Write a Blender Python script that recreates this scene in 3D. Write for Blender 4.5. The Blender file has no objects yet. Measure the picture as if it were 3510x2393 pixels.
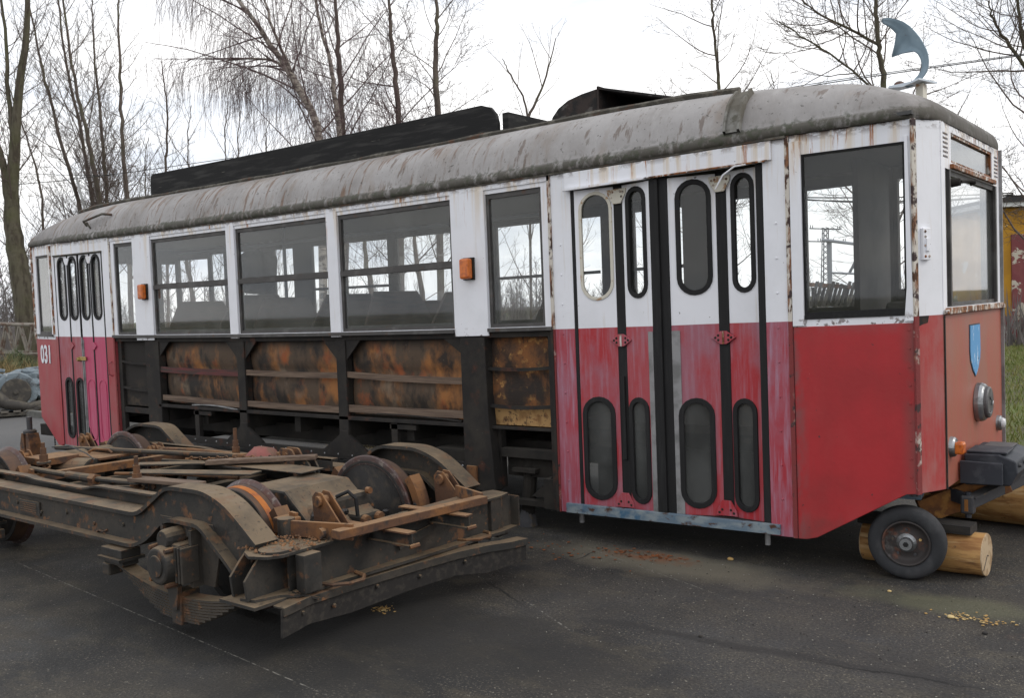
import bpy, bmesh, math, random
from mathutils import Vector, Matrix, noise
import numpy as np
R=math.radians
sc=bpy.context.scene
COL=sc.collection
# ---------------------------------------------------------------- camera
F_PX=3206.65; YAW=-.6647; PITCH=.0459; ROLL=-.0385
CAM=Vector((2.1454,-5.4547,1.6771))
fw=Vector((math.sin(YAW)*math.cos(PITCH),math.cos(YAW)*math.cos(PITCH),-math.sin(PITCH)))
rt0=Vector((math.cos(YAW),-math.sin(YAW),0)); up0=rt0.cross(fw)
rt=rt0*math.cos(ROLL)+up0*math.sin(ROLL); up=up0*math.cos(ROLL)-rt0*math.sin(ROLL)
cam=bpy.data.objects.new('camera',bpy.data.cameras.new('camera')); COL.objects.link(cam); sc.camera=cam
cam.matrix_world=Matrix(((rt.x,up.x,-fw.x,CAM.x),(rt.y,up.y,-fw.y,CAM.y),(rt.z,up.z,-fw.z,CAM.z),(0,0,0,1)))
cam.data.sensor_width=36; cam.data.lens=F_PX/3510*36; cam.data.clip_end=2000; cam.data.clip_start=.05
def ray(u,v): return fw+rt*((u-1755)/F_PX)-up*((v-1196.5)/F_PX)
def atY(u,v,Y): d=ray(u,v); return CAM+d*((Y-CAM.y)/d.y)
def atZ(u,v,Z=0.): d=ray(u,v); return CAM+d*((Z-CAM.z)/d.z)
def atD(u,v,D): return CAM+ray(u,v)*D
# ---------------------------------------------------------------- world, sun, exposure
SUN_EL,SUN_AZ=38.,62.     # azimuth measured from +Y towards +X
w=bpy.data.worlds.new('World'); sc.world=w; w.use_nodes=True
nt=w.node_tree; nt.nodes.clear(); N=nt.nodes.new; L=nt.links.new
out=N('ShaderNodeOutputWorld'); bg=N('ShaderNodeBackground'); sky=N('ShaderNodeTexSky'); sky.sky_type='NISHITA'; sky.sun_disc=False
sky.sun_elevation=R(SUN_EL); sky.sun_rotation=R(SUN_AZ); sky.air_density=1.; sky.dust_density=3.
tc=N('ShaderNodeTexCoord'); mp=N('ShaderNodeMapping'); mp.inputs['Scale'].default_value=(1.2,1.2,5.); nz=N('ShaderNodeTexNoise'); nz.inputs['Scale'].default_value=2.1; nz.inputs['Detail'].default_value=7; nz.inputs['Roughness'].default_value=.58
rp=N('ShaderNodeValToRGB'); rp.color_ramp.elements[0].position=.38; rp.color_ramp.elements[0].color=(7.0,7.4,8.1,1); rp.color_ramp.elements[1].position=.56; rp.color_ramp.elements[1].color=(11.0,10.9,10.8,1)
mx=N('ShaderNodeMix'); mx.data_type='RGBA'; mx.inputs[0].default_value=.9
L(tc.outputs['Generated'],mp.inputs['Vector']); L(mp.outputs[0],nz.inputs['Vector']); L(nz.outputs['Fac'],rp.inputs[0])
L(sky.outputs[0],mx.inputs['A']); L(rp.outputs[0],mx.inputs['B']); L(mx.outputs['Result'],bg.inputs['Color']); bg.inputs['Strength'].default_value=.14; L(bg.outputs[0],out.inputs[0])
sl=bpy.data.lights.new('sun','SUN'); sl.energy=.9; sl.angle=R(22); sl.color=(1,.95,.87); so=bpy.data.objects.new('sun',sl); COL.objects.link(so)
sd=Vector((math.sin(R(SUN_AZ))*math.cos(R(SUN_EL)),math.cos(R(SUN_AZ))*math.cos(R(SUN_EL)),math.sin(R(SUN_EL))))
so.rotation_euler=sd.to_track_quat('Z','Y').to_euler(); so.location=(8,8,20)
sc.view_settings.view_transform='Standard'; sc.view_settings.look='None'; sc.view_settings.exposure=0; sc.view_settings.gamma=1
sc.render.engine='CYCLES'; cy=sc.cycles; cy.use_denoising=True; cy.max_bounces=8; cy.transparent_max_bounces=24; cy.diffuse_bounces=3; cy.glossy_bounces=3; cy.transmission_bounces=4; cy.caustics_reflective=False; cy.caustics_refractive=False
try: cy.denoiser='OPENIMAGEDENOISE'
except Exception: pass
# ---------------------------------------------------------------- materials
def lay(c,s=4.,st=(1,1,1),lo=.45,hi=.6,f=1.,zr=None,xr=None,nz=None,det=6,rough=.6,of=0.,ro=None): return dict(c=c,s=s,st=st,lo=lo,hi=hi,f=f,zr=zr,xr=xr,nz=nz,det=det,rough=rough,of=of,ro=ro)
def mat(name,base,rough=.75,metal=0.,layers=(),bump=None,spec=.4,attr=True,emit=None):
    m=bpy.data.materials.new(name); m.use_nodes=True; t=m.node_tree; b=t.nodes['Principled BSDF']; N=t.nodes.new; L=t.links.new
    b.inputs['Roughness'].default_value=rough; b.inputs['Metallic'].default_value=metal; b.inputs['Specular IOR Level'].default_value=spec
    if attr: co=N('ShaderNodeAttribute'); co.attribute_name='p0'; cv=co.outputs['Vector']
    else: co=N('ShaderNodeTexCoord'); cv=co.outputs['Object']
    sep=N('ShaderNodeSeparateXYZ'); L(cv,sep.inputs[0])
    def mrange(src,a,bb):
        q=N('ShaderNodeMapRange'); q.inputs[1].default_value=min(a,bb); q.inputs[2].default_value=max(a,bb)
        if a>bb: q.inputs[3].default_value=1; q.inputs[4].default_value=0
        L(src,q.inputs[0]); return q.outputs[0]
    def mul(a,bb):
        q=N('ShaderNodeMath'); q.operation='MULTIPLY'; L(a,q.inputs[0])
        if isinstance(bb,float): q.inputs[1].default_value=bb
        else: L(bb,q.inputs[1])
        return q.outputs[0]
    cur=None; rcur=None
    base=tuple(base)+(1,)
    for l in layers:
        fac=None
        if l['s'] is not None:
            mpn=N('ShaderNodeMapping'); mpn.inputs['Scale'].default_value=l['st']; mpn.inputs['Location'].default_value=(l['of'],l['of']*.7,l['of']*1.3); L(cv,mpn.inputs[0])
            n=N('ShaderNodeTexNoise'); n.inputs['Scale'].default_value=l['s']; n.inputs['Detail'].default_value=l['det']; n.inputs['Roughness'].default_value=l['rough']; L(mpn.outputs[0],n.inputs['Vector'])
            fac=mrange(n.outputs['Fac'],l['lo'],l['hi'])
        if l['zr']:
            z=mrange(sep.outputs['Z'],*l['zr'])
            if fac is None: fac=z
            else:   # noise threshold shifts with height
                fac=mul(fac,z)
        if l['xr']:
            x=mrange(sep.outputs['X'],*l['xr']); fac=x if fac is None else mul(fac,x)
        if l['nz']:
            g=N('ShaderNodeNewGeometry'); s2=N('ShaderNodeSeparateXYZ'); L(g.outputs['Normal'],s2.inputs[0]); z=mrange(s2.outputs['Z'],*l['nz']); fac=z if fac is None else mul(fac,z)
        if l['f']!=1.: fac=mul(fac,float(l['f']))
        q=N('ShaderNodeMix'); q.data_type='RGBA'; L(fac,q.inputs[0])
        if cur is None: q.inputs['A'].default_value=base
        else: L(cur,q.inputs['A'])
        q.inputs['B'].default_value=tuple(l['c'])+(1,); cur=q.outputs['Result']
        if l['ro'] is not None:
            q=N('ShaderNodeMix'); L(fac,q.inputs[0])
            if rcur is None: q.inputs[2].default_value=rough
            else: L(rcur,q.inputs[2])
            q.inputs[3].default_value=l['ro']; rcur=q.outputs[0]
    if cur is None: b.inputs['Base Color'].default_value=base
    else: L(cur,b.inputs['Base Color'])
    if rcur is not None: L(rcur,b.inputs['Roughness'])
    if bump:
        n=N('ShaderNodeTexNoise'); n.inputs['Scale'].default_value=bump[0]; n.inputs['Detail'].default_value=5
        if len(bump)>2: mpn=N('ShaderNodeMapping'); mpn.inputs['Scale'].default_value=bump[2]; L(cv,mpn.inputs[0]); L(mpn.outputs[0],n.inputs['Vector'])
        else: L(cv,n.inputs['Vector'])
        bp=N('ShaderNodeBump'); bp.inputs['Strength'].default_value=.6; bp.inputs['Distance'].default_value=bump[1]; L(n.outputs['Fac'],bp.inputs['Height']); L(bp.outputs[0],b.inputs['Normal'])
    if emit: b.inputs['Emission Color'].default_value=tuple(emit)+(1,); b.inputs['Emission Strength'].default_value=1
    return m
STREAK=(.36,.13,.035); RUST=(.22,.075,.02); RUSTD=(.07,.03,.015); WHITE=(.79,.80,.845); BLK=(.022,.02,.019)
def paint(name,low,mott,mott2=None,streak=(.42,.3,.42),sf=.0,extra=()):
    Ls=[lay((.66,.67,.70),s=3.,lo=.45,hi=.7,f=.5), lay((.52,.45,.34),s=5,st=(5,5,.35),lo=.60,hi=.75,f=.4),
        lay(STREAK,s=4.5,st=(3,3,.22),lo=.635,hi=.665,f=1.,zr=(2.28,2.60),det=9,rough=.7),lay((.60,.45,.25),s=4.5,st=(4,4,.22),lo=.53,hi=.63,f=.5,zr=(2.2,2.62)), lay(RUSTD,s=12,st=(1,1,1.6),lo=.49,hi=.55,f=.95,zr=(2.585,2.645)),
        lay((.05,.04,.03),s=22,lo=.70,hi=.72,f=.85),
        lay(low,s=None,zr=(1.5365,1.534)),]
    Ls.append(dict(lay(mott,s=3.2,st=(1,1,.7),lo=.40,hi=.62,f=.85),zr2=1))
    if mott2: Ls.append(dict(lay(mott2,s=2.3,st=(1,1,.6),lo=.48,hi=.62,f=.8,of=7.),zr2=1))
    if sf: Ls.append(dict(lay(streak,s=9,st=(4,4,.3),lo=.47,hi=.66,f=sf,of=3.),zr2=1))
    for l in Ls:
        if l.get('zr2'): l['zr']=(1.5365,1.534)
    Ls+=list(extra)
    return mat(name,WHITE,.5,0,Ls,bump=(34,.0012))
M={}
M['paint_end']=paint('red_end_paint',(.40,.023,.028),(.32,.022,.025),(.38,.038,.04),(.30,.05,.045),.08,extra=[lay((.09,.045,.04),s=4,lo=.40,hi=.62,zr=(.62,.22),f=.55),lay((.12,.06,.055),s=6,st=(1,1,.6),lo=.42,hi=.56,xr=(.60,.685),zr=(1.54,1.53),f=.7),lay((.16,.09,.09),s=6,st=(1,1,.6),lo=.45,hi=.58,xr=(.10,.02),zr=(1.54,1.53),f=.8),lay((.18,.09,.09),s=5,st=(1.4,1,.7),lo=.46,hi=.60,zr=(1.43,1.52),f=.5),lay((.05,.03,.03),s=30,lo=.69,hi=.71,zr=(1.54,1.53),f=.8),lay((.55,.35,.35),s=22,st=(5,1,.6),lo=.735,hi=.75,zr=(1.54,1.53),f=.6)])
M['paint_corner']=paint('red_corner_paint',(.38,.035,.035),(.35,.09,.08),(.36,.14,.13),(.3,.18,.18),.25)
M['paint_front']=paint('salmon_front_paint',(.34,.105,.070),(.36,.085,.065),(.30,.13,.10),(.25,.14,.08),.3)
M['paint_door']=paint('faded_red_door_paint',(.38,.026,.034),(.36,.075,.09),(.31,.13,.17),(.36,.26,.33),.32)
M['paint_pillar']=paint('faded_red_pillar_paint',(.36,.03,.045),(.34,.10,.135),(.33,.14,.19),(.38,.28,.37),.55)
M['paint_left_panel']=paint('dull_red_panel_paint',(.33,.040,.048),(.34,.065,.07),(.30,.09,.09))
M['paint_left_red']=paint('dull_red_leaf_paint',(.32,.055,.065),(.34,.09,.11),(.32,.12,.15),(.36,.25,.3),.4)
M['paint_left_pink']=paint('raspberry_pink_leaf_paint',(.46,.055,.125),(.44,.07,.14),(.48,.09,.17),(.5,.3,.35),.15)
M['white']=mat('white_paint',WHITE,.5,0,[lay((.66,.67,.70),s=3.,lo=.45,hi=.7,f=.5),lay((.52,.45,.34),s=5,st=(5,5,.35),lo=.60,hi=.75,f=.4),lay(STREAK,s=4.5,st=(3,3,.22),lo=.60,hi=.64,f=1.,zr=(2.28,2.62),det=9,rough=.7),lay((.60,.45,.25),s=4.5,st=(4,4,.22),lo=.50,hi=.63,f=.55,zr=(2.2,2.62)),lay(RUSTD,s=12,st=(1,1,1.6),lo=.47,hi=.54,f=.95,zr=(2.585,2.645)),lay(RUSTD,s=20,lo=.56,hi=.6,f=.8,zr=(1.57,1.52)),lay((.05,.04,.03),s=22,lo=.70,hi=.72,f=.85)],bump=(34,.0012))
M['cream']=mat('cream_paint_edge',(.60,.57,.49),.6,0,[lay((.36,.22,.12),s=14,lo=.56,hi=.62)])
M['rusty_white']=mat('rusty_white_paint',(.62,.60,.56),.7,0,[lay(RUST,s=14,st=(1,1,.6),lo=.42,hi=.52),lay(RUSTD,s=24,lo=.52,hi=.58),lay((.34,.18,.08),s=9,lo=.55,hi=.65,f=.6,of=5)],bump=(60,.003))
M['seam']=mat('rusty_seam',(.58,.54,.48),.8,0,[lay((.22,.10,.05),s=6,st=(3,3,.8),lo=.50,hi=.58),lay(RUSTD,s=16,st=(2,2,.7),lo=.54,hi=.60),lay((.20,.035,.035),s=7,lo=.30,hi=.42,zr=(1.5365,1.534)),lay((.05,.03,.03),s=14,lo=.56,hi=.62,of=4)],bump=(70,.004))
M['soot']=mat('sooty_black_steel',(.015,.013,.012),.85,0,[lay((.032,.027,.022),s=5,lo=.45,hi=.68),lay((.075,.028,.016),s=7,lo=.58,hi=.68,f=.7),lay((.13,.12,.10),s=60,lo=.70,hi=.73,f=.7)],bump=(40,.002))
M['under']=mat('underframe_steel',(.012,.011,.010),.9,0,[lay((.028,.024,.02),s=4,lo=.4,hi=.65),lay((.07,.062,.052),s=3,nz=(.6,.95),lo=.3,hi=.5,f=.6)],bump=(30,.003))
M['slat']=mat('weathered_slat_wood',(.15,.105,.075),.85,0,[lay((.09,.06,.045),s=6,st=(.4,1,6),lo=.4,hi=.6),lay((.22,.16,.12),s=30,st=(.1,1,3),lo=.5,hi=.65,f=.6)],bump=(40,.002,(.2,1,4)))
M['slat_red']=mat('red_brown_slat_wood',(.13,.035,.035),.85,0,[lay((.05,.035,.03),s=6,st=(.4,1,4),lo=.4,hi=.6)])
M['ply']=mat('scorched_plywood',(.085,.056,.036),.75,0,[lay((.33,.135,.04),s=2.3,st=(1.3,1,.75),lo=.48,hi=.64,f=.95,det=4),lay((.22,.17,.12),s=1.8,st=(1.3,1,1.1),lo=.55,hi=.68,f=.75,of=11.,det=4),lay((.30,.075,.022),s=2.9,st=(1.3,1,1),lo=.56,hi=.66,f=.75,of=21.,det=4),lay((.020,.017,.015),s=2.4,st=(1.4,1,1.0),lo=.49,hi=.62,f=.95,of=35.,det=6),lay((.018,.016,.014),s=3.4,st=(1.8,1,.8),lo=.54,hi=.64,f=.85,of=59.,det=6),lay((.05,.04,.033),s=6,st=(4,1,.5),lo=.58,hi=.72,f=.5,of=9.),lay((.025,.021,.018),s=3,lo=.2,hi=.4,zr=(1.38,1.48),f=.8),lay((.16,.13,.10),s=40,lo=.68,hi=.71,f=.6)],bump=(4,.008,(1.6,1,1)))
M['rustpanel']=mat('rusty_sheet_panel',(.085,.045,.026),.9,0,[lay((.24,.095,.03),s=5,lo=.46,hi=.60,f=.8),lay((.40,.21,.07),s=16,lo=.56,hi=.62,f=.7),lay((.022,.018,.016),s=3,st=(1.5,1,1.),lo=.44,hi=.56,f=.92,of=40),lay((.40,.24,.10),s=16,lo=.34,hi=.48,zr=(.97,.945)),lay((.24,.13,.05),s=9,lo=.5,hi=.6,zr=(.97,.945),f=.8,of=3),lay((.04,.025,.02),s=40,lo=.58,hi=.63,f=.8)],bump=(60,.003))
M['darkpanel']=mat('dark_sheet_panel',(.022,.019,.017),.9,0,[lay((.10,.07,.045),s=5,lo=.5,hi=.62,f=.6,zr=(1.1,.85))],bump=(20,.003))
M['rubber']=mat('black_rubber',(.008,.0078,.0085),.75,0,[lay((.03,.03,.03),s=8,st=(6,6,.5),lo=.5,hi=.7,f=.4)])
M['alu']=mat('dull_aluminium',(.28,.28,.285),.55,.3,[lay((.17,.17,.17),s=6,lo=.45,hi=.6)],bump=(30,.001))
M['frame']=mat('grey_window_frame',(.07,.066,.064),.6,.2,[lay((.13,.125,.12),s=7,st=(1,1,1),lo=.5,hi=.65,f=.7),lay((.10,.05,.03),s=12,lo=.62,hi=.68,f=.7)])
M['step']=mat('blue_grey_step_paint',(.12,.17,.22),.75,0,[lay((.22,.26,.28),s=7,st=(1,1,2),lo=.45,hi=.6),lay(RUSTD,s=11,st=(1,1,2),lo=.55,hi=.63),lay((.05,.12,.2),s=6,lo=.55,hi=.65,of=5)],bump=(40,.002))
M['roof']=mat('grey_roof_canvas',(.33,.318,.315),.75,0,[lay((.20,.185,.175),s=2.,lo=.4,hi=.65,f=.7),lay((.38,.37,.365),s=2.6,st=(5,1,.8),lo=.54,hi=.68,f=.45,of=3.),lay((.20,.145,.10),s=1.6,st=(2.2,1,.9),lo=.54,hi=.70,f=.6),lay((.15,.085,.05),s=3.5,st=(5,1,.5),lo=.56,hi=.64,f=.75,of=9,xr=(-1.5,-3.)),lay((.12,.085,.065),s=5.,st=(3,1,.7),lo=.60,hi=.66,f=.7,of=29),lay((.14,.12,.10),s=11,st=(2.4,1,1),lo=.62,hi=.68,f=.6,of=41),lay((.065,.06,.048),s=8,st=(2,1,1),lo=.28,hi=.5,f=.95,zr=(2.715,2.700)),lay((.05,.055,.035),s=22,lo=.5,hi=.6,f=.8,zr=(2.75,2.70)),lay((.09,.08,.07),s=1.8,lo=.4,hi=.55,f=.85,xr=(.25,.8)),lay((.10,.09,.085),s=1.8,lo=.38,hi=.5,f=.6,xr=(-8.6,-9.8)),lay((.06,.055,.05),s=30,lo=.64,hi=.68,f=.8)],bump=(9,.012,(3,1,1)))
M['strap']=mat('mossy_grey_strap',(.22,.215,.20),.85,0,[lay((.09,.088,.07),s=14,lo=.5,hi=.62),lay((.12,.11,.09),s=4,lo=.45,hi=.6)],bump=(30,.004))
M['roofdark']=mat('dark_mossy_edge',(.06,.055,.045),.9,0,[lay((.13,.12,.10),s=12,lo=.5,hi=.62),lay((.10,.05,.03),s=7,lo=.56,hi=.66)],bump=(40,.006))
M['board']=mat('black_tarred_board',(.011,.011,.0115),.9,0,[lay((.035,.034,.033),s=6,st=(.4,1,4),lo=.5,hi=.65),lay((.12,.115,.10),s=14,st=(.25,1,4),lo=.66,hi=.70,f=.8)],bump=(30,.002,(.3,1,3)))
M['hood']=mat('charred_hood_steel',(.014,.013,.013),.85,0,[lay((.035,.025,.022),s=7,lo=.5,hi=.6),lay((.09,.085,.08),s=10,lo=.58,hi=.62,f=.7)],bump=(18,.01))
M['chrome']=mat('worn_chrome',(.32,.33,.34),.35,.85,[lay((.14,.14,.14),s=8,lo=.5,hi=.6,ro=.6)],bump=(20,.002))
M['capgrey']=mat('grey_lamp_cover',(.10,.098,.10),.5,.3,[lay((.2,.2,.2),s=12,lo=.52,hi=.62)],bump=(18,.004))
M['amber']=mat('amber_lens',(.62,.15,.012),.3,0,[lay((.40,.08,.01),s=30,lo=.45,hi=.6)],spec=.6)
M['lens_clear']=mat('clear_lamp_lens',(.55,.56,.58),.2,0,[],spec=.6)
M['shield']=mat('blue_shield_paint',(.10,.30,.56),.6,0,[lay((.62,.72,.82),s=11,st=(1,3,.7),lo=.60,hi=.64),lay((.03,.10,.2),s=16,lo=.63,hi=.66)])
M['textwhite']=mat('white_lettering',(.72,.74,.78),.6)
M['brass']=mat('brass_latch',(.42,.30,.10),.5,.5,[lay((.2,.12,.04),s=30,lo=.5,hi=.6)])
M['interior']=mat('interior_lining',(.055,.052,.05),.8,0,[lay((.035,.032,.03),s=3,lo=.4,hi=.6)])
M['ceiling']=mat('interior_ceiling',(.075,.075,.075),.8)
M['floor_in']=mat('tram_floor_boards',(.06,.05,.042),.9)
M['seatwood']=mat('brown_seat_wood',(.045,.024,.016),.6,0,[lay((.02,.012,.009),s=5,st=(1,1,9),lo=.45,hi=.6)])
M['pole']=mat('grey_handrail',(.10,.12,.13),.5,.3)
M['bluebox']=mat('blue_plastic',(.03,.22,.45),.5)
M['brightstrip']=mat('pale_panel_edge',(.75,.76,.76),.6)
M['navy']=mat('blue_black_paint',(.028,.032,.042),.6,0,[lay((.05,.055,.065),s=9,lo=.5,hi=.6)],bump=(25,.003))
M['bar']=mat('dark_drawbar_steel',(.055,.055,.06),.6,.2,[lay((.10,.075,.05),s=9,lo=.55,hi=.65),lay((.13,.13,.13),s=5,nz=(.6,.95),lo=.3,hi=.5,f=.6)],bump=(30,.003))
M['orange_beam']=mat('rusty_orange_beam',(.24,.10,.025),.8,0,[lay((.12,.05,.02),s=6,lo=.45,hi=.6),lay((.30,.15,.04),s=11,lo=.55,hi=.65,of=4)],bump=(30,.003))
M['tyre']=mat('worn_tyre_rubber',(.026,.027,.030),.85,0,[lay((.055,.055,.058),s=7,lo=.5,hi=.65,f=.7)],bump=(50,.003))
M['rim']=mat('rusty_rim_steel',(.040,.034,.033),.6,.2,[lay((.13,.055,.035),s=12,lo=.54,hi=.62,f=.8),lay((.12,.11,.105),s=9,lo=.57,hi=.66,of=3)],bump=(40,.002))
M['log']=mat('peeled_log_wood',(.46,.26,.095),.75,0,[lay((.26,.12,.04),s=4,st=(.6,3,3),lo=.45,hi=.6),lay((.13,.06,.025),s=5,st=(.5,3,3),lo=.56,hi=.66,of=3),lay((.55,.37,.18),s=8,st=(.3,4,4),lo=.55,hi=.65,of=7),lay((.07,.045,.03),s=20,lo=.64,hi=.68,f=.8)],bump=(20,.004,(.3,2,2)))
M['logend']=mat('sawn_log_end',(.45,.34,.22),.85,0,[lay((.30,.20,.11),s=14,lo=.45,hi=.6)],bump=(40,.003))
M['darkplank']=mat('dark_packing_plank',(.020,.018,.017),.85,0,[lay((.04,.035,.03),s=9,st=(.4,3,3),lo=.5,hi=.62)],bump=(30,.003))
DUST=(.175,.128,.080)
M['truck']=mat('dusty_truck_steel',(.026,.025,.023),.8,0,[lay((.058,.048,.038),s=3,lo=.42,hi=.66),lay((.012,.0115,.011),s=4.5,lo=.52,hi=.64,f=.8,of=7,ro=.5),lay((.14,.065,.03),s=7,lo=.57,hi=.66,f=.85),lay((.20,.09,.035),s=16,lo=.62,hi=.68,f=.7,of=3),lay(DUST,s=4.,nz=(.35,.9),lo=.22,hi=.55,f=.95),lay((.16,.085,.045),s=6,nz=(.3,.8),lo=.55,hi=.65,f=.7,of=13),lay((.02,.018,.017),s=36,lo=.60,hi=.66,f=.6)],bump=(30,.005))
M['truckrust']=mat('rusty_truck_steel',(.095,.048,.028),.85,0,[lay((.19,.085,.032),s=5,lo=.45,hi=.6),lay((.035,.027,.024),s=7,lo=.54,hi=.64,of=5),lay((.26,.155,.08),s=4.,nz=(.35,.9),lo=.25,hi=.55,f=.85),lay((.03,.022,.02),s=30,lo=.60,hi=.66,f=.6)],bump=(40,.005))
M['tread']=mat('orange_rust_tread',(.36,.115,.022),.75,0,[lay((.46,.16,.028),s=6,lo=.5,hi=.65),lay((.25,.08,.03),s=9,lo=.58,hi=.66)],bump=(30,.001))
M['tread_dull']=mat('brown_rusty_tread',(.075,.045,.032),.8,0,[lay((.11,.06,.035),s=7,lo=.5,hi=.65)],bump=(30,.001))
M['flange']=mat('worn_wheel_flange',(.085,.058,.055),.5,.3,[lay((.2,.17,.15),s=30,lo=.55,hi=.65),lay((.09,.04,.03),s=9,lo=.5,hi=.62)],bump=(60,.003))
M['wheeldisc']=mat('black_wheel_disc',(.028,.026,.025),.9,0,[lay((.055,.045,.036),s=9,lo=.5,hi=.62)],bump=(50,.006))
M['grease']=mat('black_grease',(.012,.012,.013),.35,0,[lay((.05,.04,.03),s=40,lo=.55,hi=.6,ro=.8)],bump=(60,.01))
M['redcloth']=mat('dusty_red_rag',(.24,.085,.075),.9,0,[lay((.15,.10,.07),s=9,lo=.45,hi=.6,f=.8)],bump=(20,.01))
M['kerb']=mat('kerb_stone',(.17,.165,.155),.9,0,[lay((.11,.11,.10),s=3,lo=.45,hi=.6)],bump=(30,.006),attr=False)
M['bark']=mat('grey_brown_bark',(.125,.10,.085),.9,0,[lay((.075,.06,.05),s=7,st=(1,1,.5),lo=.45,hi=.6),lay((.12,.125,.07),s=1.5,lo=.5,hi=.65,f=.6)],bump=(20,.02))
M['bark_big']=mat('mossy_trunk_bark',(.10,.088,.062),.9,0,[lay((.055,.045,.032),s=5,st=(2,2,.6),lo=.45,hi=.6),lay((.085,.088,.04),s=1.2,lo=.45,hi=.65,f=.7)],bump=(14,.03))
M['bark_birch']=mat('pale_birch_bark',(.34,.30,.26),.8,0,[lay((.10,.08,.07),s=5,st=(1,1,2.5),lo=.48,hi=.56)],bump=(20,.01))
M['twig']=mat('bare_twig_bark',(.115,.088,.075),.9)
M['twig_birch']=mat('reddish_birch_twig',(.125,.085,.085),.9)
M['grass']=mat('grass_blade',(.13,.17,.035),.8,0,[lay((.20,.18,.06),s=3,lo=.45,hi=.6)],attr=True)
M['straw']=mat('dry_straw',(.30,.23,.11),.85,0,[lay((.18,.13,.06),s=3,lo=.45,hi=.6)])
M['leaf']=mat('bush_needles',(.075,.105,.05),.8,0,[lay((.11,.13,.06),s=3,lo=.45,hi=.6)])
M['forest']=mat('distant_bare_wood',(.15,.135,.13),1.)
M['engine']=mat('blue_grey_machine_paint',(.17,.21,.24),.6,.1,[lay((.07,.075,.08),s=6,lo=.5,hi=.6),lay((.33,.36,.38),s=9,lo=.58,hi=.68)],bump=(14,.03))
M['darkiron']=mat('dark_cast_iron',(.05,.046,.042),.8,0,[lay((.09,.08,.065),s=6,lo=.5,hi=.6)],bump=(20,.01))
M['bag']=mat('white_plastic_sack',(.65,.65,.66),.6,bump=(9,.05))
M['pallet']=mat('grey_pallet_wood',(.11,.10,.085),.9)
M['truss']=mat('old_galvanised_lattice',(.22,.20,.17),.8,0,[lay((.12,.08,.06),s=5,lo=.5,hi=.6)])
M['yellow']=mat('ochre_wall_paint',(.42,.215,.02),.85,0,[lay((.36,.18,.02),s=1.5,lo=.45,hi=.6),lay((.50,.46,.38),s=1.6,st=(1,1,1.6),lo=.635,hi=.65)],attr=False)
M['maroon']=mat('maroon_wall_paint',(.17,.045,.05),.85,0,[lay((.20,.06,.06),s=1.5,lo=.45,hi=.6),lay((.46,.42,.35),s=1.5,st=(1,1,1.5),lo=.575,hi=.59)],bump=(8,.02),attr=False)
M['fascia']=mat('white_fascia',(.55,.56,.56),.7)
M['tar']=mat('tar_roofing',(.03,.03,.032),.8)
M['wire']=mat('black_cable',(.03,.03,.03),.6)
M['blade']=mat('blue_grey_blade_paint',(.19,.265,.32),.45,.1,[lay((.32,.40,.46),s=2.5,lo=.5,hi=.7),lay((.16,.05,.03),s=6,lo=.62,hi=.68)],bump=(14,.002))
M['bladewhite']=mat('pale_blade_paint',(.52,.58,.64),.4,.1,[lay((.2,.08,.05),s=9,lo=.66,hi=.7)])
M['pylon']=mat('grey_lattice_steel',(.10,.10,.11),.7)
M['gantry']=mat('pale_grey_pipe',(.30,.31,.33),.6)
M['chip']=mat('rust_flake',(.22,.075,.025),.9,0,[lay((.10,.04,.02),s=9,lo=.5,hi=.6)])
M['leafdry']=mat('dry_leaf_chip',(.40,.25,.09),.85,0,[lay((.55,.42,.2),s=9,lo=.5,hi=.6)])
M['chalk']=mat('pale_chipped_line',(.26,.25,.22),.9)
def glassmat(name,tr=.72,dust=.10,gcol=(.955,.965,.968)):
    m=bpy.data.materials.new(name); m.use_nodes=True; t=m.node_tree; t.nodes.clear(); N=t.nodes.new; L=t.links.new
    o=N('ShaderNodeOutputMaterial'); T=N('ShaderNodeBsdfTransparent'); T.inputs[0].default_value=gcol+(1,); G=N('ShaderNodeBsdfGlossy'); G.inputs['Roughness'].default_value=.03; D=N('ShaderNodeBsdfDiffuse'); D.inputs[0].default_value=(.42,.43,.42,1)
    fr=N('ShaderNodeLayerWeight'); fr.inputs[0].default_value=.5; pw=N('ShaderNodeMath'); pw.operation='POWER'; pw.inputs[1].default_value=3.6; L(fr.outputs['Facing'],pw.inputs[0]); a=N('ShaderNodeMixShader'); b=N('ShaderNodeMixShader')
    mm=N('ShaderNodeMath'); mm.operation='MULTIPLY_ADD'; mm.inputs[1].default_value=.8; mm.inputs[2].default_value=.028; L(pw.outputs[0],mm.inputs[0]); L(mm.outputs[0],a.inputs[0]); L(T.outputs[0],a.inputs[1]); L(G.outputs[0],a.inputs[2])
    at=N('ShaderNodeAttribute'); at.attribute_name='p0'; n=N('ShaderNodeTexNoise'); n.inputs['Scale'].default_value=3; n.inputs['Detail'].default_value=6; mp=N('ShaderNodeMapping'); mp.inputs['Scale'].default_value=(1.5,1.5,.7); L(at.outputs['Vector'],mp.inputs[0]); L(mp.outputs[0],n.inputs['Vector'])
    mr=N('ShaderNodeMapRange'); mr.inputs[1].default_value=.3; mr.inputs[2].default_value=.7; mr.inputs[3].default_value=dust*.5; mr.inputs[4].default_value=dust*1.6; L(n.outputs['Fac'],mr.inputs[0]); L(mr.outputs[0],b.inputs[0]); L(a.outputs[0],b.inputs[1]); L(D.outputs[0],b.inputs[2]); L(b.outputs[0],o.inputs[0]); return m
M['glass']=glassmat('dusty_window_glass',dust=.05); M['glass_dark']=glassmat('dark_door_glass',dust=.10,gcol=(.8,.81,.81)); M['glass_clean']=glassmat('cab_window_glass',dust=.016)
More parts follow.
